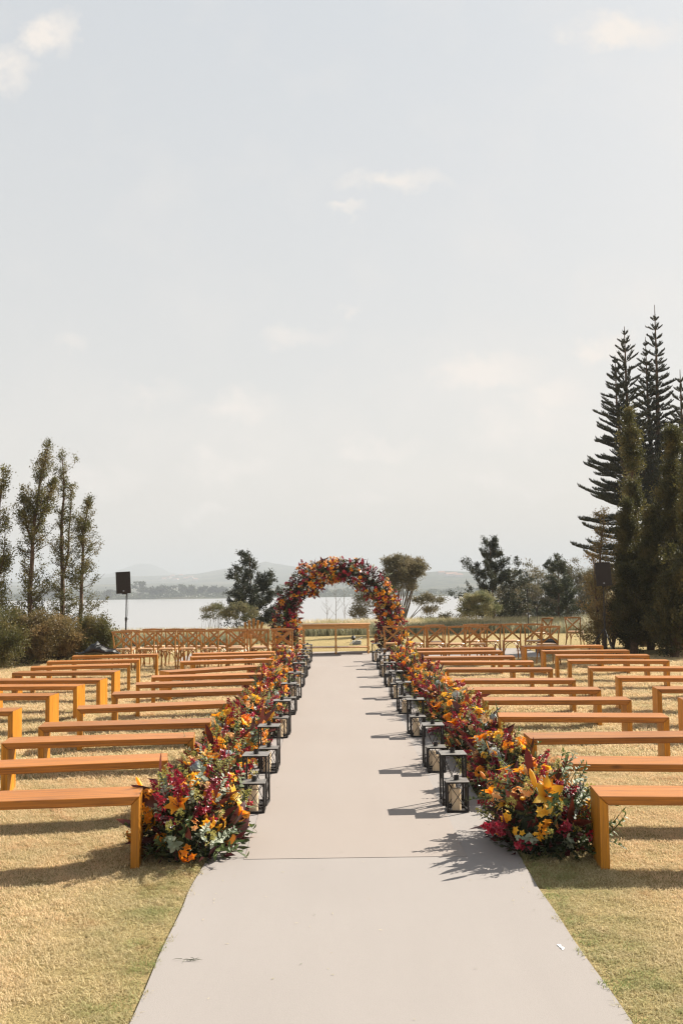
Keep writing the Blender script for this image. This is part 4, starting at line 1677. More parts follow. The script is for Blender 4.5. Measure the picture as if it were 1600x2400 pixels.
# ------------------------------------------------------------------ cross-back chairs
def chair_proto():
    # origin on the ground under the middle of the back; the back faces -Y (towards the camera)
    root = empty('cross_back_chair', (0, 0, 0))
    mc, ms = M['chair'], M['chair_seat']
    # seat: rounded square
    n = 20
    out = []
    for k in range(n):
        a = 2 * math.pi * k / n
        c, s = math.cos(a), math.sin(a)
        q = (abs(c) ** 4 + abs(s) ** 4) ** -0.25
        out.append((c * q * 0.195 * (1.0 + 0.06 * s), 0.22 + s * q * 0.19))
    mb = MB()
    vs = [(x * .97, 0.22 + (y - .22) * .97, 0.462) for x, y in out] + [(x, y, 0.455) for x, y in out] + [(x, y, 0.435) for x, y in out] + [(x * .95, 0.22 + (y - .22) * .95, 0.43) for x, y in out]
    fs = [tuple(range(n)), tuple(3 * n + k for k in range(n))[::-1]]
    for r in range(3):
        for k in range(n):
            k2 = (k + 1) % n
            fs.append((r * n + k2, r * n + k, (r + 1) * n + k, (r + 1) * n + k2)[::-1])
    mb.add(vs, fs).build('seat', ms, root)
    # rear posts continue up as the back
    for s in (-1, 1):
        pts = [(s * 0.215, -0.06, 0.0), (s * 0.195, 0.0, 0.22), (s * 0.185, 0.03, 0.45), (s * 0.190, 0.01, 0.62), (s * 0.205, -0.035, 0.80), (s * 0.207, -0.045, 0.83)]
        MB().tube(pts, [0.015, 0.017, 0.018, 0.016, 0.014, 0.012], 8).build('leg', mc, root, smooth=True)
    for s in (-1, 1):
        MB().tube([(s * 0.16, 0.36, 0.435), (s * 0.175, 0.385, 0.2), (s * 0.19, 0.41, 0.0)], [0.017, 0.015, 0.012], 8).build('leg', mc, root, smooth=True)
    # curved top rail, hollow towards the sitter
    mb = MB()
    pts = [Vector((x, -0.045 - 0.035 * (1 - (x / 0.225) ** 2), 0.835 + 0.004 * math.cos(x * 9))) for x in np.linspace(-0.228, 0.228, 11)]
    vs, fs = [], []
    for i, p_ in enumerate(pts):
        hz = 0.024 * (1 - 0.25 * abs(i - 5) / 5)
        for (dy, dz) in ((-.011, -hz), (.011, -hz), (.013, 0), (.009, hz), (-.009, hz), (-.013, 0)):
            vs.append(p_ + Vector((0, dy, dz)))
    for i in range(10):
        for k in range(6):
            k2 = (k + 1) % 6
            fs.append((i * 6 + k, i * 6 + k2, (i + 1) * 6 + k2, (i + 1) * 6 + k)[::-1])
    fs += [tuple(range(6)), tuple(60 + k for k in range(6))[::-1]]
    mb.add(vs, fs).build('top_rail', mc, root)
    # the two bent slats of the cross
    for s in (-1, 1):
        mb = MB()
        vs, fs = [], []
        N = 8
        for i in range(N + 1):
            t = i / N
            x = s * (-0.185 + 0.37 * t)
            z = 0.81 - 0.33 * t
            y = -0.03 + 0.055 * t - 0.045 * math.sin(math.pi * t) + (0.006 * s)
            w = 0.017
            for (dx, dz, dy) in ((-w * .66 * s * -1, w, -.004), (w * .66 * s * -1, -w, -.004), (w * .66 * s * -1, -w, .004), (-w * .66 * s * -1, w, .004)):
                vs.append((x + dx, y + dy, z + dz))
        for i in range(N):
            for k in range(4):
                k2 = (k + 1) % 4
                fs.append((i * 4 + k, i * 4 + k2, (i + 1) * 4 + k2, (i + 1) * 4 + k))
        fs += [(0, 1, 2, 3), (N * 4 + 3, N * 4 + 2, N * 4 + 1, N * 4)]
        mb.add(vs, fs).build('cross_slat', mc, root)
    # bentwood hoops under the seat
    for (ax, ay, bx, by) in ((-0.185, 0.0, 0.185, 0.0), (-0.17, 0.38, 0.17, 0.38), (-0.185, 0.02, -0.17, 0.37), (0.185, 0.02, 0.17, 0.37)):
        a, b = Vector((ax, ay, 0.22)), Vector((bx, by, 0.22))
        pts = []
        for i in range(9):
            t = i / 8
            p_ = a.lerp(b, t)
            p_.z = 0.22 + 0.195 * math.sin(math.pi * t) ** 0.55
            pts.append(p_)
        MB().tube(pts, 0.009, 6).build('bentwood_hoop', mc, root)
    return root


CH = chair_proto()
ch_first = True


def chair(px, py, lab, group, rz=0.0, top=0.86, dy=0.0, pos=None):
    global ch_first
    if pos is None:
        q = G(px, py, top)
        pos = (q.x, q.y + 0.06 + dy, 0)
    o = CH if ch_first else copy_tree(CH)
    ch_first = False
    on = -3.9 < pos[0] < 5.1 and 23.9 < pos[1] < 27.3
    o.location = (pos[0], pos[1], 0.006 if on else 0.0)
    o.rotation_euler = (0, 0, rz)
    tag(o, lab, 'chair', group)


fl = [286, 339, 389, 439, 490, 552, 606]       # front row, left block: middles of the top rails
for i, x in enumerate(fl):
    w_ = ['leftmost', 'second', 'third', 'fourth', 'fifth', 'sixth', 'seventh'][i]
    chair(x, 1478.5 - 0.012 * (x - 286), '%s chair %sof the front row of cross-back chairs left of the arch' % (w_, 'from the left ' if i else ''), 'cross-back chairs left of the arch', random.gauss(0, 0.05))
bl_ = [306, 358, 409, 459, 510, 559, 608, 664]
for i, x in enumerate(bl_):
    w_ = ['leftmost', 'second', 'third', 'fourth', 'fifth', 'sixth', 'seventh', 'eighth'][i]
    chair(x, 1473.0 if x > 330 else 1476, '%s chair %sof the back row of cross-back chairs left of the arch' % (w_, 'from the left ' if i else ''), 'cross-back chairs left of the arch', random.gauss(0, 0.06))
chair(659, 1472, 'cross-back chair beside the left foot of the flower arch, nearer one', 'cross-back chairs left of the arch', R(4))
fr = [920, 973.5, 1022, 1071, 1120]
for i, x in enumerate(fr):
    chair(x, 1466.5, '%s of the front row of cross-back chairs right of the arch' % ['leftmost chair', 'second chair from the left', 'third chair from the left', 'fourth chair from the left', 'fifth chair from the left'][i],
          'cross-back chairs right of the arch', random.gauss(0, 0.05))
br_ = [(1018, 1463.5), (1107, 1462), (1153, 1461.5), (1200, 1461)]
for i, (x, y) in enumerate(br_):
    chair(x, y, '%s of the back row of cross-back chairs right of the arch' % ['leftmost chair', 'second chair from the left', 'third chair from the left', 'fourth chair from the left'][i],
          'cross-back chairs right of the arch', random.gauss(0, 0.06))
chair(1250, 1461, 'cross-back chair turned a little, behind the darker end chair on the right', 'cross-back chairs right of the arch', R(-6))
chair(1268, 1462.5, 'darker end chair closing the front row right of the arch', 'cross-back chairs right of the arch', R(5), dy=-0.9)
q = P(1298, 1452, 25.6)
chair(0, 0, 'single cross-back chair turned sideways behind the right rows', 'lone chairs under the right trees', R(38), pos=(q.x, 26.6, 0))
q = P(1352, 1452, 26.5)
chair(0, 0, 'single cross-back chair half hidden by the twigs under the right trees', 'lone chairs under the right trees', R(-28), pos=(q.x, 27.0, 0))


# ------------------------------------------------------------------ altar table
def table():
    z0 = 0.022
    w, d, h = 1.72, 0.52, 0.775
    q = P(787, 1528, 26.0)
    root = empty('console_table', (q.x, 25.7, 0.018), R(-0.2), 'long narrow pine table with turned legs standing under the arch', 'table')
    MB().box(-w / 2 - .03, w / 2 + .03, -.03, d + .03, h - 0.028, h, 0.004).build('tabletop', M['table'], root)
    for (x0, x1, y0, y1, nm) in ((-w / 2 + .055, -.0275, .012, .034, 'apron'), (.0275, w / 2 - .055, .012, .034, 'apron'), (-w / 2 + .055, w / 2 - .055, d - .034, d - .012, 'apron')):
        MB().box(x0, x1, y0, y1, h - .125, h - .028, 0.002).build(nm, M['table'], root)
    MB().box(-w / 2 + .012, -w / 2 + .034, .055, d - .055, h - .125, h - .028).build('apron', M['table'], root)
    MB().box(w / 2 - .034, w / 2 - .012, .055, d - .055, h - .125, h - .028).build('apron', M['table'], root)
    for x in (-w / 2 + .0275, 0, w / 2 - .0275):
        for y in (.0275, d - .0275):
            mb = MB()
            mb.box(-.0275, .0275, -.0275, .0275, h - .15, h - .028)
            prof = [(.026, .20), (.020, .21), (.027, .23), (.020, .25), (.022, .34), (.027, .46), (.021, .56), (.028, .58), (.021, .60), (.026, h - .15)]
            mb.lathe(prof, 12)
            mb.box(-.0275, .0275, -.0275, .0275, .11, .20)
            mb.lathe([(.012, 0), (.020, .015), (.027, .05), (.024, .075), (.016, .09), (.025, .11)], 12)
            mb.build('leg', M['table'], root, loc=(x, y, 0))
    MB().box(-w / 2 + .0, w / 2, .028, d - .028, .155, .18, 0.003).build('lower_shelf', M['table'], root)


table()


# ------------------------------------------------------------------ loudspeakers on stands
def speaker(px_c, py_top, py_bot, depth, width, lean, lab, lab2, yawr):
    top, bot = P(px_c, py_top, depth), P(px_c, py_bot, depth)
    hh = top.z - bot.z
    q = bot
    st = empty('speaker_stand', (q.x + 0.02, depth + 0.17, 0), 0.2, lab2, 'speaker stand', 'speaker stands')
    z = q.z
    MB().tube([(0, 0, 0.25), (0, 0, 1.05)], 0.019, 10).build('pole', M['black'], st)
    MB().tube([(0, 0, 1.0), (0.01, 0, z + 0.04)], 0.014, 10).build('upper_pole', M['black'], st)
    MB().tube([(0, 0, 0.98), (0, 0, 1.06)], 0.027, 10).tube([(0.02, 0, 1.02), (0.06, 0, 1.02)], 0.009, 6).build('collar', M['black'], st)
    MB().tube([(0, 0, 0.62), (0, 0, 0.69)], 0.03, 10).build('collar', M['black'], st)
    for k in range(3):
        a = k * 2.094 + 0.5
        c, s = math.cos(a), math.sin(a)
        MB().tube([(0.02 * c, 0.02 * s, 0.66), (0.5 * c, 0.5 * s, 0.015)], 0.012, 6).tube([(0.02 * c, 0.02 * s, 0.27), (0.26 * c, 0.26 * s, 0.33)], 0.008, 5).build('leg', M['black'], st)
    cab = [Vector((0.03 + 0.02 * math.sin(t * 9), -0.03, z - (z - 0.05) * t)) for t in np.linspace(0, 1, 14)]
    MB().tube(cab, 0.005, 5).build('cable', M['black'], st)
    o = empty('loudspeaker', (q.x, depth, z), yawr, lab, 'speaker', 'loudspeakers on stands')
    o.rotation_euler = (0, R(lean), yawr)
    w, d = width, 0.32
    # cabinet with tapering sides
    mb = MB()
    b = 0.012
    pf = [(-w / 2, 0), (w / 2, 0), (w / 2 * .62, d), (-w / 2 * .62, d)]
    vs = [(x * k, y, zz) for (zz, k) in ((0, .965), (b, 1), (hh - b, 1), (hh, .965)) for (x, y) in pf]
    fs = [(3, 2, 1, 0), (12, 13, 14, 15)] + [(r * 4 + i, r * 4 + (i + 1) % 4, (r + 1) * 4 + (i + 1) % 4, (r + 1) * 4 + i) for r in range(3) for i in range(4)]
    mb.add(vs, fs).build('cabinet', M['black'], o)
    MB().box(-w / 2 * .93, w / 2 * .93, -.008, -.0005, hh * .03, hh * .97, 0.003).build('grille', M['grille'], o)
    MB().box(-.018, .018, -.0105, -.0085, hh * .09, hh * .09 + .028, 0.001).build('badge', M['grey'], o)
    MB().box(-.05, .05, d * .3, d * .7, -.02, -.0005).build('mount', M['black'], o)


speaker(290.5, 1340, 1391, 24.4, 0.35, -2.6, 'black loudspeaker on a pole in front of the lake, at left', 'thin black stand carrying the left loudspeaker in front of the lake', 0.16)
speaker(1415, 1318, 1373, 23.6, 0.36, -2.6, 'black loudspeaker on a pole among the dark trees at right', 'thin black stand carrying the right loudspeaker among the trees', -0.22)


# ------------------------------------------------------------------ small things at the far end
def adirondack():
    q = P(590, 1457, 29.0)
    root = empty('slatted_armchair', (q.x + 0.05, 28.8, 0), R(14), 'wooden garden armchair with a fan of tall back slats behind the left chairs', 'armchair')
    for k in range(5):
        a = (k - 2) * R(5)
        Mx = Tr((k - 2) * 0.085, 0, 0.28) @ Ry(a) @ Rx(R(16 - 0))
        MB().box(-.036, .036, -.01, .01, 0, 0.60 - 0.05 * abs(k - 2), 0.003, Mx).build('back_slat', M['chair'], root)
    for k in range(5):
        MB().box(-.25, .25, .02 + k * .09, .10 + k * .09, .30 + .015 * k, .32 + .015 * k, 0.002).build('seat_slat', M['chair'], root)
    for s in (-1, 1):
        MB().box(s * .34 - .06, s * .34 + .06, -.12, .52, .50, .52, 0.003).build('armrest', M['chair'], root)
        MB().box(s * .32 - .015, s * .32 + .015, .42, .50, 0, .4995).build('leg', M['chair'], root)
        MB().box(s * .32 - .015, s * .32 + .015, -.10, -.03, 0, .4995).build('leg', M['chair'], root)
        MB().box(s * .275 - .012, s * .275 + .012, -.09, .49, .22, .29).build('side_rail', M['chair'], root)


adirondack()


def stands():
    q = P(1238, 1500, 27.5)
    r = empty('microphone_stand', (q.x, 27.5, 0), 0, 'tall thin black stand behind the right chairs', 'stand')
    MB().tube([(0, 0, 0.02), (0, 0, 1.55)], 0.011, 8).build('pole', M['black'], r)
    MB().lathe([(0.13, 0), (0.13, 0.012), (0.02, 0.03)], 16).build('base', M['black'], r)
    MB().tube([(0, 0, 1.53), (0, -0.02, 1.62)], 0.02, 8).build('clip', M['black'], r)
    q = P(1259, 1500, 28.0)
    r = empty('microphone_stand', (q.x, 28.0, 0), 0, 'shorter black stand with a clamp on top behind the right chairs', 'stand')
    MB().tube([(0, 0, 0.02), (0, 0, 1.0)], 0.009, 8).build('pole', M['black'], r)
    MB().lathe([(0.12, 0), (0.12, 0.012), (0.02, 0.03)], 16).build('base', M['black'], r)
    mb = MB().tube([(0, 0, 0.98), (0.0, 0, 1.08)], 0.035, 8)
    mb.tube([(0, 0, 1.06), (0.07, 0, 1.15)], 0.012, 6).tube([(0, 0, 1.06), (-0.05, 0, 1.13)], 0.012, 6)
    mb.build('clamp', M['black'], r)
    q = P(1285, 1508, 25.4)
    r = empty('floor_monitor', (q.x, 25.4, 0), R(8), 'black wedge floor monitor behind the right end chair', 'speaker')
    vs = [(-.24, 0, 0), (.24, 0, 0), (.24, .34, 0), (-.24, .34, 0), (-.24, 0, .30), (.24, 0, .30), (.24, .12, .36), (-.24, .12, .36), (-.24, .34, .08), (.24, .34, .08)]
    fs = [(3, 2, 1, 0), (0, 1, 5, 4), (4, 5, 6, 7), (7, 6, 9, 8), (8, 9, 2, 3), (0, 4, 7, 8, 3), (1, 2, 9, 6, 5)]
    MB().add(vs, fs).build('cabinet', M['black'], r)
    MB().box(-.2, .2, -.006, -.0005, .03, .27).build('grille', M['grille'], r)
    # spotlight, tube lamp and box on the lawn behind the table
    q = G(828, 1506)
    r = empty('spotlight', (q.x, q.y, 0), 0, 'small round black spotlight on the lawn behind the table', 'spotlight')
    MB().lathe([(0.03, -0.07), (0.055, -0.05), (0.065, 0.04), (0.06, 0.055)], 14, Tr(0, 0, .14) @ Rx(R(-60))).build('lamp_head', M['black'], r)
    MB().box(-.06, .06, -.06, .06, 0, .012).build('base', M['black'], r)
    MB().box(-.08, -.072, -.015, .015, .012, .15).box(.072, .08, -.015, .015, .012, .15).build('yoke', M['black'], r)
    q = G(836, 1511)
    r = empty('equipment_case', (q.x, q.y, 0), 0, 'small blue-grey case on the lawn behind the table', 'case')
    MB().box(-.13, .13, 0, .16, 0, .09, 0.008).build('body', M['grey'], r)
    MB().box(-.132, .132, -.002, .162, .0915, .115, 0.006).build('lid', M['grey'], r)
    r = tag(MB().tube([(0, 0, 0), (0.38, 0, 0.20)], 0.014, 8).build('tube_lamp', M['white'], loc=(q.x - 0.22, q.y - 0.06, 0.02)), 'white tube leaning on the blue-grey case behind the table', 'lamp')
    q = P(1437, 1520, 24.8)
    tag(MB().tube([(0, 0, 0), (-0.09, 0.02, 0.26)], 0.011, 6).build('stake', M['white'], loc=(q.x, 24.8, 0)), 'short white stake leaning under the dark trees at right', 'stake')


stands()


def bag():
    # crumpled black bag lying on the last bench of the outer left column
    g = np.random.default_rng(3)
    a, b = P(190, 1535, 21.3), P(274, 1535, 21.3)
    q = G(232, 1534.5, BH + 0.002)
    root = empty('black_bag', (q.x - 0.03, q.y + 0.16, BH + 0.001), R(4), 'crumpled black nylon bag lying on the last bench at far left', 'bag')
    n, m_ = 26, 12
    vs, fs = [], []
    for i in range(n + 1):
        t = i / n
        x = -0.42 + 0.84 * t
        w = 0.15 * math.sin(math.pi * min(1, max(0, t * 0.94 + 0.03))) ** 0.4
        hgt = (0.06 + 0.17 * math.exp(-((t - 0.42) / 0.22) ** 2) + 0.06 * math.exp(-((t - 0.85) / 0.1) ** 2)) * math.sin(math.pi * min(1, t * 0.96 + 0.02)) ** 0.5
        for k in range(m_):
            a_ = 2 * math.pi * k / m_
            c, s = math.cos(a_), math.sin(a_)
            rr = 1 + 0.09 * g.normal() * (0.3 + abs(s))
            vs.append((x + g.normal() * 0.012, c * w * rr, max(0, (s * 0.5 + 0.5) * hgt * (rr if s > 0 else 1))))
    for i in range(n):
        for k in range(m_):
            k2 = (k + 1) % m_
            fs.append((i * m_ + k2, i * m_ + k, (i + 1) * m_ + k, (i + 1) * m_ + k2))
    fs += [tuple(range(m_)), tuple(n * m_ + k for k in range(m_))[::-1]]
    MB().add(vs, fs).build('bag_body', M['bag'], root, smooth=True)
    pts = [(-.1, -.08, .16), (0.05, -.12, .20), (.2, -.13, .12), (.33, -.1, .10), (.40, -.02, .02)]
    MB().tube(pts, 0.012, 6, flat=0.4).build('strap', M['bag'], root)
    # the chairs' second bag, folded fabric hanging at the bench end
    MB().tube([(-.35, -.05, .02), (-.45, -.1, .05), (-.44, -.02, .015)], 0.008, 5).build('strap', M['bag'], root)


bag()


# ------------------------------------------------------------------ trees
def base(px, depth, dz=0.0):
    q = P(px, 1400, depth)
    return (q.x, depth, ground_z(q.x, depth) + dz)


def H(py, px, depth):       # height above ground zero of a pixel at a depth
    return P(px, py, depth).z


def xoff(px, px0, depth):
    return (px - px0) / F_PX * depth


# left group of ragged junipers
D0 = 25.5
jun = dict(mats=('bark', 'juniper'))
b0 = base(-14, 25.0)
grow('juniper_tree', b0, [[(0, 0, 0), (-.05, 0, 1.8), (0.1, 0, 3.6), (.22, 0, 4.75)], [(0, 0, 1.6), (.25, 0, 2.6), (.28, 0, 3.5)]], 120, lambda t: 0.75 * (1 - t) ** 0.9 + 0.12,
     lambda t: 0.25 + 0.6 * t, start=0.01, curl=0.6, updir=0.9, ntw=7, tw=0.22, nl=16, sig=0.05, leaf=(0.05, 0.028), r0=0.07, seed=11, gaps=0.25,
     label='ragged juniper cut off by the left edge of the picture', group='juniper trees at the left end of the lawn', **jun)
hA = H(1037, 113, D0)
grow('juniper_tree', base(70, D0), [[(0, 0, 0), (0.02, 0, 2.0), (.10, 0, 3.6), (.26, 0, 4.6), (xoff(113, 70, D0), 0, hA)],
     [(.04, 0, 3.0), (-.14, 0, 3.55), (-.20, 0, 4.35)], [(.06, 0, 3.1), (.35, .05, 3.9), (.62, .05, 4.55)]],
     200, lambda t: 0.62 * (1 - t) ** 0.7 + 0.07, lambda t: 0.20 + 0.7 * t, start=0.01, curl=0.35, updir=0.6, var=0.18, ntw=6, tw=0.19, nl=13, sig=0.034, leaf=(0.05, 0.026), r0=0.075, seed=12, gaps=0.25, br=0.2, top=0.75,
     label='tallest ragged juniper of the left group, forked near its top', group='juniper trees at the left end of the lawn', **jun)
hB = H(1062, 141, 26.3)
grow('juniper_tree', base(148, 26.3), [[(0, 0, 0), (-.03, 0, 2.0), (-.05, 0, 3.4), (0.0, 0, 4.5), (-.06, 0, hB)], [(-.03, 0, 1.9), (.16, 0, 2.8), (.18, 0, 3.9), (.2, 0, 4.5)]],
     170, lambda t: 0.42 * (1 - t) ** 0.5 + 0.06, lambda t: 0.25 + 0.6 * t, start=0.01, curl=0.35, updir=0.6, var=0.18, ntw=5, tw=0.17, nl=12, sig=0.034, leaf=(0.048, 0.024), r0=0.07, seed=13, gaps=0.25, br=0.2, top=0.75,
     label='slim ragged juniper with a double stem, middle of the left group', group='juniper trees at the left end of the lawn', **jun)
hC = H(1172, 210, 26.0)
grow('juniper_tree', base(191, 26.0), [[(0, 0, 0), (0.0, 0, 1.6), (.03, 0, 2.8), (.06, 0, 3.4), (xoff(210, 191, 26.), 0, hC)]],
     150, lambda t: 0.74 * (1 - t) ** 0.9 + 0.08, lambda t: 0.15 + 0.7 * t, start=0.01, curl=0.35, updir=0.6, var=0.15, ntw=6, tw=0.19, nl=16, sig=0.04, leaf=(0.048, 0.026), r0=0.06, seed=14, gaps=0.25,
     label='shortest juniper of the left group, beside the left speaker', group='juniper trees at the left end of the lawn', **jun)
for i, (px, dep, w, h, lab) in enumerate(((15, 24.2, 0.95, 1.25, 'low feathery juniper bush at the left edge behind the benches'), (80, 24.0, 0.75, 1.15, 'low dry juniper bush at the foot of the tallest left juniper'),
                                          (140, 24.6, 0.6, 1.0, 'low juniper bush between the two slim left junipers'), (222, 25.0, 0.6, 1.0, 'low dark juniper bush beside the black bag'),
                                          (-30, 22.5, 0.9, 1.1, 'low juniper bush mostly outside the left edge of the picture'))):
    rr_ = random.Random(50 + i)
    lead = [[(0, 0, 0), (0, 0, h * .5), (.05, 0, h)]] + [[(0, 0, 0.05), (sx * w * .45, rr_.uniform(-.2, .2), h * .45), (sx * w * .8, rr_.uniform(-.3, .3), h * rr_.uniform(.55, .9))] for sx in (-1.1, -.75, -.4, .4, .75, 1.1)]
    grow('juniper_bush', base(px, dep), lead, 70, lambda t: w * 0.95 * (1 - t) ** 0.5 + 0.15, lambda t: 0.15, start=0.01, curl=0.25, updir=0.25, ntw=7, tw=0.24, nl=15, sig=0.05, leaf=(0.055, 0.026), r0=0.03,
         mats=('bark', 'juniper_dry' if i in (1, 2) else 'juniper'), label=lab, cat='bush', group='juniper bushes at the left end of the lawn', seed=60 + i, br=0.3)


# shrubs and trees on the bank in front of the lake
def bank(px, dep):
    q = P(px, 1400, dep)
    return (q.x, dep, ground_z(q.x, dep))


def conifer(px, top_px, top_py, dep, wpx, lab, mat='conifer', seed=1, nb=130, nl=34, bias=None, name='conifer_tree', lo=0.04):
    b = bank(px, dep)
    hz = H(top_py, top_px, dep) - b[2]
    w = wpx / F_PX * dep / 2
    grow(name, b, [[(0, 0, 0), (0.02, 0, hz * .4), (xoff(top_px, px, dep) * .6, 0, hz * .75), (xoff(top_px, px, dep), 0, hz)]], nb,
         lambda t: w * (1.9 * (1 - t) ** 0.85 * min(1, 0.55 + 2 * t) + 0.10), lambda t: 0.0 + 0.65 * t, start=lo, curl=0.25, ntw=9, tw=0.26, nl=nl, sig=0.055, leaf=(0.085, 0.045), r0=0.09, top=0.55, seed=seed,
         mats=('bark', mat), label=lab, group='conifers on the lake bank', gaps=0.2)


conifer(592, 585, 1298, 42, 165, 'dark ragged conifer on the bank just left of the flower arch', seed=21, nb=150, nl=34)
conifer(1158, 1150, 1271, 50, 190, 'large dark conifer on the bank right of the pine', seed=22, nb=190, nl=36)
conifer(1305, 1311, 1303, 52, 125, 'smaller pointed dark conifer among the grey scrub trees at right', seed=23, nb=140, nl=34)

# stone pine right of the arch: bare leaning limbs with tufts
b = bank(922, 42)
g_ = np.random.default_rng(9)
H0 = b[2]
crown_tree('pine_tree', b, [(xoff(945, 922, 42), 0, H(1340, 945, 42) - H0, .98, .7, .62), (xoff(925, 922, 42), 0, H(1325, 925, 42) - H0, .5, .5, .36), (xoff(975, 922, 42), 0, H(1345, 975, 42) - H0, .55, .4, .5),
                            (xoff(940, 922, 42), 0, H(1368, 945, 42) - H0, .85, .5, .42),
                            (xoff(1000, 922, 42), 0, H(1408, 1000, 42) - H0, .62, .4, .22), (xoff(1015, 922, 42), 0, H(1432, 1010, 42) - H0, .4, .3, .15)],
           nl=24000, leaf=(0.11, 0.03), sig=0.10, nclump=150, stems=24, r0=0.05, mats=('bark_grey', 'scrub'), label='open pine with bare leaning limbs just right of the flower arch', cat='tree',
           seed=31, shell=0.35, updir=0.4)
crown_tree('shrub', bank(500, 40), [(0, 0, H(1437, 500, 40) - bank(500, 40)[2], .50, .4, .40)], nl=2600, leaf=(0.06, 0.03), sig=0.08, nclump=50, stems=30, r0=0.014, mats=('bark_grey', 'olive'),
           label='airy pale shrub in front of the lake, left of the dark conifer', cat='shrub', seed=32, shell=0.5)
crown_tree('shrub', bank(560, 39.6), [(0, 0, H(1440, 560, 40) - bank(560, 39.6)[2], .74, .4, .44)], nl=5200, leaf=(0.06, 0.035), sig=0.09, nclump=70, stems=20, r0=0.015, mats=('bark_grey', 'olive'),
           label='pale leafy shrub at the foot of the dark conifer beside the arch', cat='shrub', seed=33, shell=0.5)
crown_tree('shrub', bank(852, 40.5), [(0, 0, H(1420, 852, 40) - bank(852, 40.5)[2], .48, .4, .62), (-.25, 0, H(1440, 830, 40) - bank(852, 40.5)[2], .35, .3, .3)], nl=4200, leaf=(0.065, 0.034), sig=0.09, nclump=70, stems=22, r0=0.016,
           mats=('bark_grey', 'scrub'), label='grey-green shrub seen through the right side of the arch', cat='shrub', seed=34, shell=0.4)
crown_tree('shrub', bank(1122, 43), [(0, 0, H(1425, 1122, 43) - bank(1122, 43)[2], .86, .6, .68)], nl=12000, leaf=(0.07, 0.035), sig=0.09, nclump=130, stems=24, r0=0.02, mats=('bark_grey', 'olive'),
           label='round pale olive shrub in front of the large right conifer', cat='shrub', seed=35, shell=0.55)
crown_tree('shrub', bank(1000, 40.5), [(0, 0, H(1462, 1000, 40) - bank(1000, 40.5)[2], 1.2, .4, .22), (.9, 0, H(1455, 1040, 40) - bank(1000, 40.5)[2], .5, .3, .25)], nl=6000, leaf=(0.065, 0.03), sig=0.09, nclump=80, stems=14, r0=0.014,
           mats=('bark_grey', 'scrub'), label='low grey scrub under the pine at the lake edge', cat='shrub', seed=36, shell=0.3)


def bare_sapling(px, dep, h, lab, seed):
    g = np.random.default_rng(seed)
    r = empty('bare_sapling', bank(px, dep), 0, lab, 'sapling', 'bare saplings seen through the arch')
    mb = MB()
    mb.tube([(0, 0, 0), (0.02, 0, h * .5), (-.03, 0, h)], [.014, .009, .003], 5)
    for k in range(9):
        t = 0.3 + 0.07 * k
        a = g.uniform(0, 6.28)
        L = 0.5 * (1.1 - t)
        p0 = Vector((0.01, 0, h * t))
        mb.tube([p0, p0 + Vector((math.cos(a) * L * .6, math.sin(a) * L * .4, L * .6)), p0 + Vector((math.cos(a) * L, math.sin(a) * L * .5, L * 1.2))], [.006, .004, .0015], 4)
    mb.build('trunk', M['bark_grey'], r)


bare_sapling(786, 39, 2.2, 'leafless sapling in the middle of the arch opening', 1)
bare_sapling(806, 39.5, 1.9, 'leafless sapling right of the middle of the arch opening', 2)
bare_sapling(765, 39, 1.4, 'shortest leafless sapling in the arch opening', 3)

# big grey-brown scrub trees at right
for i, (cx, top, hw, dep, lab) in enumerate(((1235, 1318, 58, 66, 'rounded grey-brown tree between the two dark conifers'), (1345, 1308, 75, 68, 'widest rounded grey-brown tree behind the right speaker'),
                                             (1440, 1318, 60, 64, 'rounded grey-brown tree behind the dark cypresses'), (1195, 1345, 40, 62, 'lower grey-brown tree behind the large conifer'),
                                             (1560, 1345, 60, 66, 'rounded grey tree glimpsed between the right cypresses'))):
    b = base(cx, dep)
    zt = H(top, cx, dep) - b[2]
    w = hw * 1.25 / F_PX * dep
    crown_tree('scrub_tree', b, [(0, 0, zt * .56, w, w * .7, zt * .44), (w * .5, 0, zt * .45, w * .6, w * .5, zt * .35), (-w * .5, 0, zt * .42, w * .6, w * .5, zt * .36)],
               nl=26000, leaf=(0.15, 0.06), sig=0.17, nclump=260, stems=50, r0=0.05, mats=('bark_grey', 'scrub'), label=lab, cat='tree', group='grey-brown trees beyond the lawn at right', seed=70 + i, shell=0.4)
crown_tree('scrub_bush', base(1250, 58), [(0, 0, .5, 2.6, .8, .9)], nl=9000, leaf=(0.09, 0.05), sig=0.15, nclump=80, stems=12, r0=0.03, mats=('bark_grey', 'conifer'),
           label='dark thicket below the rounded grey-brown trees', cat='bush', seed=79, shell=0.4)


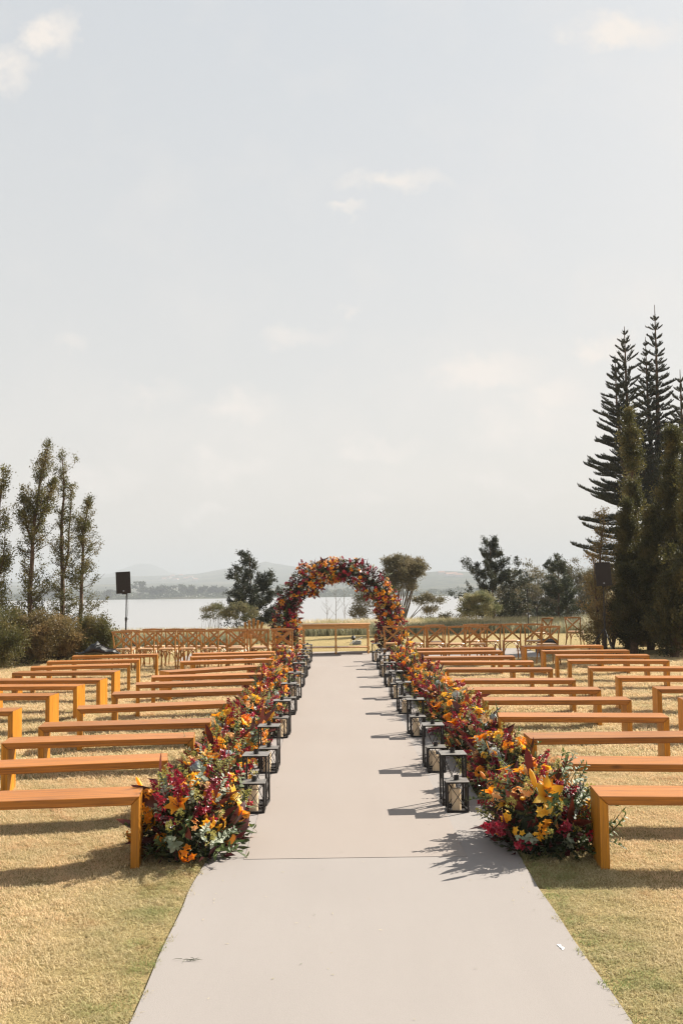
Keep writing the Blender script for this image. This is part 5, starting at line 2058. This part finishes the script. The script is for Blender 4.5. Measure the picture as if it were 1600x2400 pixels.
# araucarias
def araucaria(px, dep, tops, label, seed, wide, lo=0.12):
    """tops: (x pixel, y pixel) of each leader; whorled limbs with upswept rows of branchlets"""
    g = np.random.default_rng(seed)
    b = base(px, dep)
    root = empty('araucaria_tree', b, 0, label, 'tree', 'araucaria trees at right')
    mb = MB()
    spikes_a, spikes_b, sw = [], [], []
    for li, (tx, ty) in enumerate(tops):
        hz = H(ty, tx, dep)
        xt = xoff(tx, px, dep)
        fork = hz * 0.42 if len(tops) > 1 else 0
        pts = [np.array((0, 0, 0.)), np.array((xt * .12, 0, hz * .42)), np.array((xt * .75, 0.1 * li, hz * .62)), np.array((xt * 0.98, 0.1 * li, hz * .8)), np.array((xt, 0.1 * li, hz))]
        if li == 0:
            mb.tube(pts, [.21, .16, .10, .055, .012], 9)
        else:
            mb.tube(pts[1:], [.14, .09, .05, .010], 8)
        z, k = (lo * hz if li == 0 else 0.45 * hz), 0
        while z < hz * 0.975:
            t = z / hz
            p_ = np.array([np.interp(z, [q[2] for q in pts], [q[0] for q in pts]), pts[2][1] * min(1, t * 1.3), z])
            nbr = 6 if t < .8 else 5
            L0 = wide * (1 - t) ** 0.62 * (1.0 if t < 0.55 or len(tops) == 1 else 0.8) * min(1, (1 - t) / 0.05 + 0.1) + 0.05
            if t > .93:
                L0 *= 0.8
            for j in range(nbr):
                if g.uniform() < 0.07:
                    continue
                az = 2 * math.pi * (j + 0.5 * (k % 2)) / nbr + g.normal() * 0.14
                L = L0 * g.uniform(0.62, 1.12)
                e0 = 0.05 + 0.75 * t ** 2.2 + g.normal() * 0.11
                n = 7
                bp = [p_.copy()]
                for q in range(n):
                    s_ = q / n
                    e = e0 + (1 - t) * (-0.2 + 0.85 * s_ ** 2)
                    bp.append(bp[-1] + np.array([math.cos(az) * math.cos(e), math.sin(az) * math.cos(e), math.sin(e)]) * L / n)
                r_ = 0.028 * (1 - t) + 0.007
                mb.tube(bp, [r_ * (1 - 0.11 * q) for q in range(n + 1)], 4, cap=False)
                side = np.array([-math.sin(az), math.cos(az), 0])
                fwd = np.array([math.cos(az), math.sin(az), 0])
                m_ = int(max(6, L * 50))
                for q in range(m_):
                    s_ = 0.22 + 0.78 * (q + g.uniform()) / m_
                    o = interp(bp, min(s_, 0.999))
                    bl = (0.38 * (1 - 0.35 * s_) * (0.35 + 0.8 * (1 - t))) * g.uniform(.7, 1.15)
                    sg = 1 if q % 2 else -1
                    d = side * sg * 0.55 + fwd * 0.45 + np.array([0, 0, 0.55])
                    d = d / np.linalg.norm(d)
                    mid = o + d * bl * 0.55
                    end = mid + (d * 0.5 + np.array([0, 0, 0.75])) * bl * 0.5
                    spikes_a.append(o), spikes_b.append(mid), sw.append(0.034)
                    spikes_a.append(mid), spikes_b.append(end), sw.append(0.024)
            z += (0.34 if t < .55 else 0.32 if t < .8 else 0.42) * g.uniform(.85, 1.15) * (hz / 13.0)
            k += 1
    mb.build('trunk', M['bark'], root)
    A, B, Wd = np.array(spikes_a), np.array(spikes_b), np.array(sw)[:, None]
    d = B - A
    u = np.cross(d, rng.normal(size=d.shape))
    u /= np.linalg.norm(u, axis=1, keepdims=True)
    v = np.cross(d / np.linalg.norm(d, axis=1, keepdims=True), u)
    V = np.stack([A + u * Wd, A + v * Wd, A - u * Wd, B], 1).reshape(-1, 3)
    k4 = np.arange(len(A))[:, None] * 4
    F = np.concatenate([k4 + np.array([[0, 1, 3]]), k4 + np.array([[1, 2, 3]]), k4 + np.array([[2, 0, 3]])])
    link('crown', fast('crown', V, F, M['araucaria']), root)


araucaria(1492, 42, [(1483, 766), (1460, 832)], 'left araucaria with two tops and long upswept limbs reaching over the sky', 5, 2.85, 0.2)
araucaria(1548, 44, [(1557, 716), (1534, 790)], 'tallest araucaria at right with two thin tops', 6, 2.2, 0.2)
araucaria(1612, 43, [(1612, 868)], 'dark araucaria cut off by the right edge of the picture', 8, 1.9, 0.2)


def cypress(px, top_px, top_py, dep, w, lab, seed, nb=260, nl=44, mat='cypress', prof=0.6, lean=0.0):
    b = base(px, dep)
    hz = H(top_py, top_px, dep)
    xt = xoff(top_px, px, dep)
    grow('cypress_tree', b, [[(0, 0, 0), (xt * .3, 0, hz * .35), (xt * .7, 0, hz * .7), (xt, 0, hz)]], nb, lambda t: w * ((1 - t) ** prof * 1.35 * (0.75 + 0.35 * math.sin(t * 17 + seed) * math.sin(t * 7.3)) + 0.16), lambda t: 0.45 + 0.5 * t, start=0.01,
         ntw=9, tw=0.30, nl=int(nl * 0.72), sig=0.055, leaf=(0.07, 0.034), r0=0.11, seed=seed, mats=('bark', mat), label=lab, group='cypresses and junipers at right', curl=0.7, br=0.12, gaps=0.15, top=0.75)


cypress(1503, 1487, 966, 27.5, 0.52, 'tall brownish column cypress in front of the araucarias', 81, nb=190, nl=40, prof=0.5)
cypress(1468, 1475, 1180, 26.6, 0.52, 'dense dark cypress left of the tallest cypress column', 82, nb=150, nl=46)
cypress(1520, 1528, 1200, 26.2, 0.55, 'dense dark cypress bush at the foot of the tall column', 83, nb=150, nl=44)
cypress(1590, 1588, 1010, 26.0, 0.80, 'broad dark cypress at the right edge of the picture', 84, nb=250, nl=46)
cypress(1640, 1640, 1060, 24.5, 0.95, 'broad cypress mostly outside the right edge of the picture', 85, nb=200, nl=46)
cypress(1480, 1470, 1345, 25.0, 0.62, 'low dark cypress behind the far right benches', 86, nb=130, nl=42)
cypress(1575, 1578, 1360, 23.4, 0.66, 'low leafy cypress beside the outer right benches', 87, nb=130, nl=40)
grow('juniper_tree', base(1412, 26.5), [[(0, 0, 0), (-.02, 0, 1.4), (-.05, 0, 2.5), (.10, 0, H(1198, 1418, 26.5))]], 70, lambda t: 0.50 * (1 - t) ** 0.5 + 0.12, lambda t: 0.25 + 0.6 * t, start=0.05, ntw=5, tw=0.18,
     nl=13, sig=0.05, leaf=(0.055, 0.03), r0=0.07, seed=88, mats=('bark', 'juniper_dry'), label='thin sparse tree with brownish leaves behind the right speaker', gaps=0.3, br=0.2)
grow('juniper_tree', base(1397, 25.6), [[(0, 0, 0), (0.0, 0, 1.0), (-.05, 0, 2.4)]], 60, lambda t: 0.62 * (1 - t) ** 0.4 + 0.1, lambda t: 0.15 + 0.5 * t, start=0.05, ntw=5, tw=0.2,
     nl=15, sig=0.05, leaf=(0.055, 0.03), r0=0.06, seed=89, mats=('bark', 'juniper_dry'), label='low twiggy juniper hiding the second lone chair', gaps=0.2, br=0.2)
crown_tree('juniper_bush', base(1432, 25.4), [(0, 0, .8, .5, .4, .8)], nl=3800, leaf=(0.05, 0.028), sig=0.10, nclump=50, stems=26, r0=0.012, mats=('bark', 'juniper_dry'),
           label='dry twiggy bush under the right speaker', cat='bush', seed=90, shell=0.4)
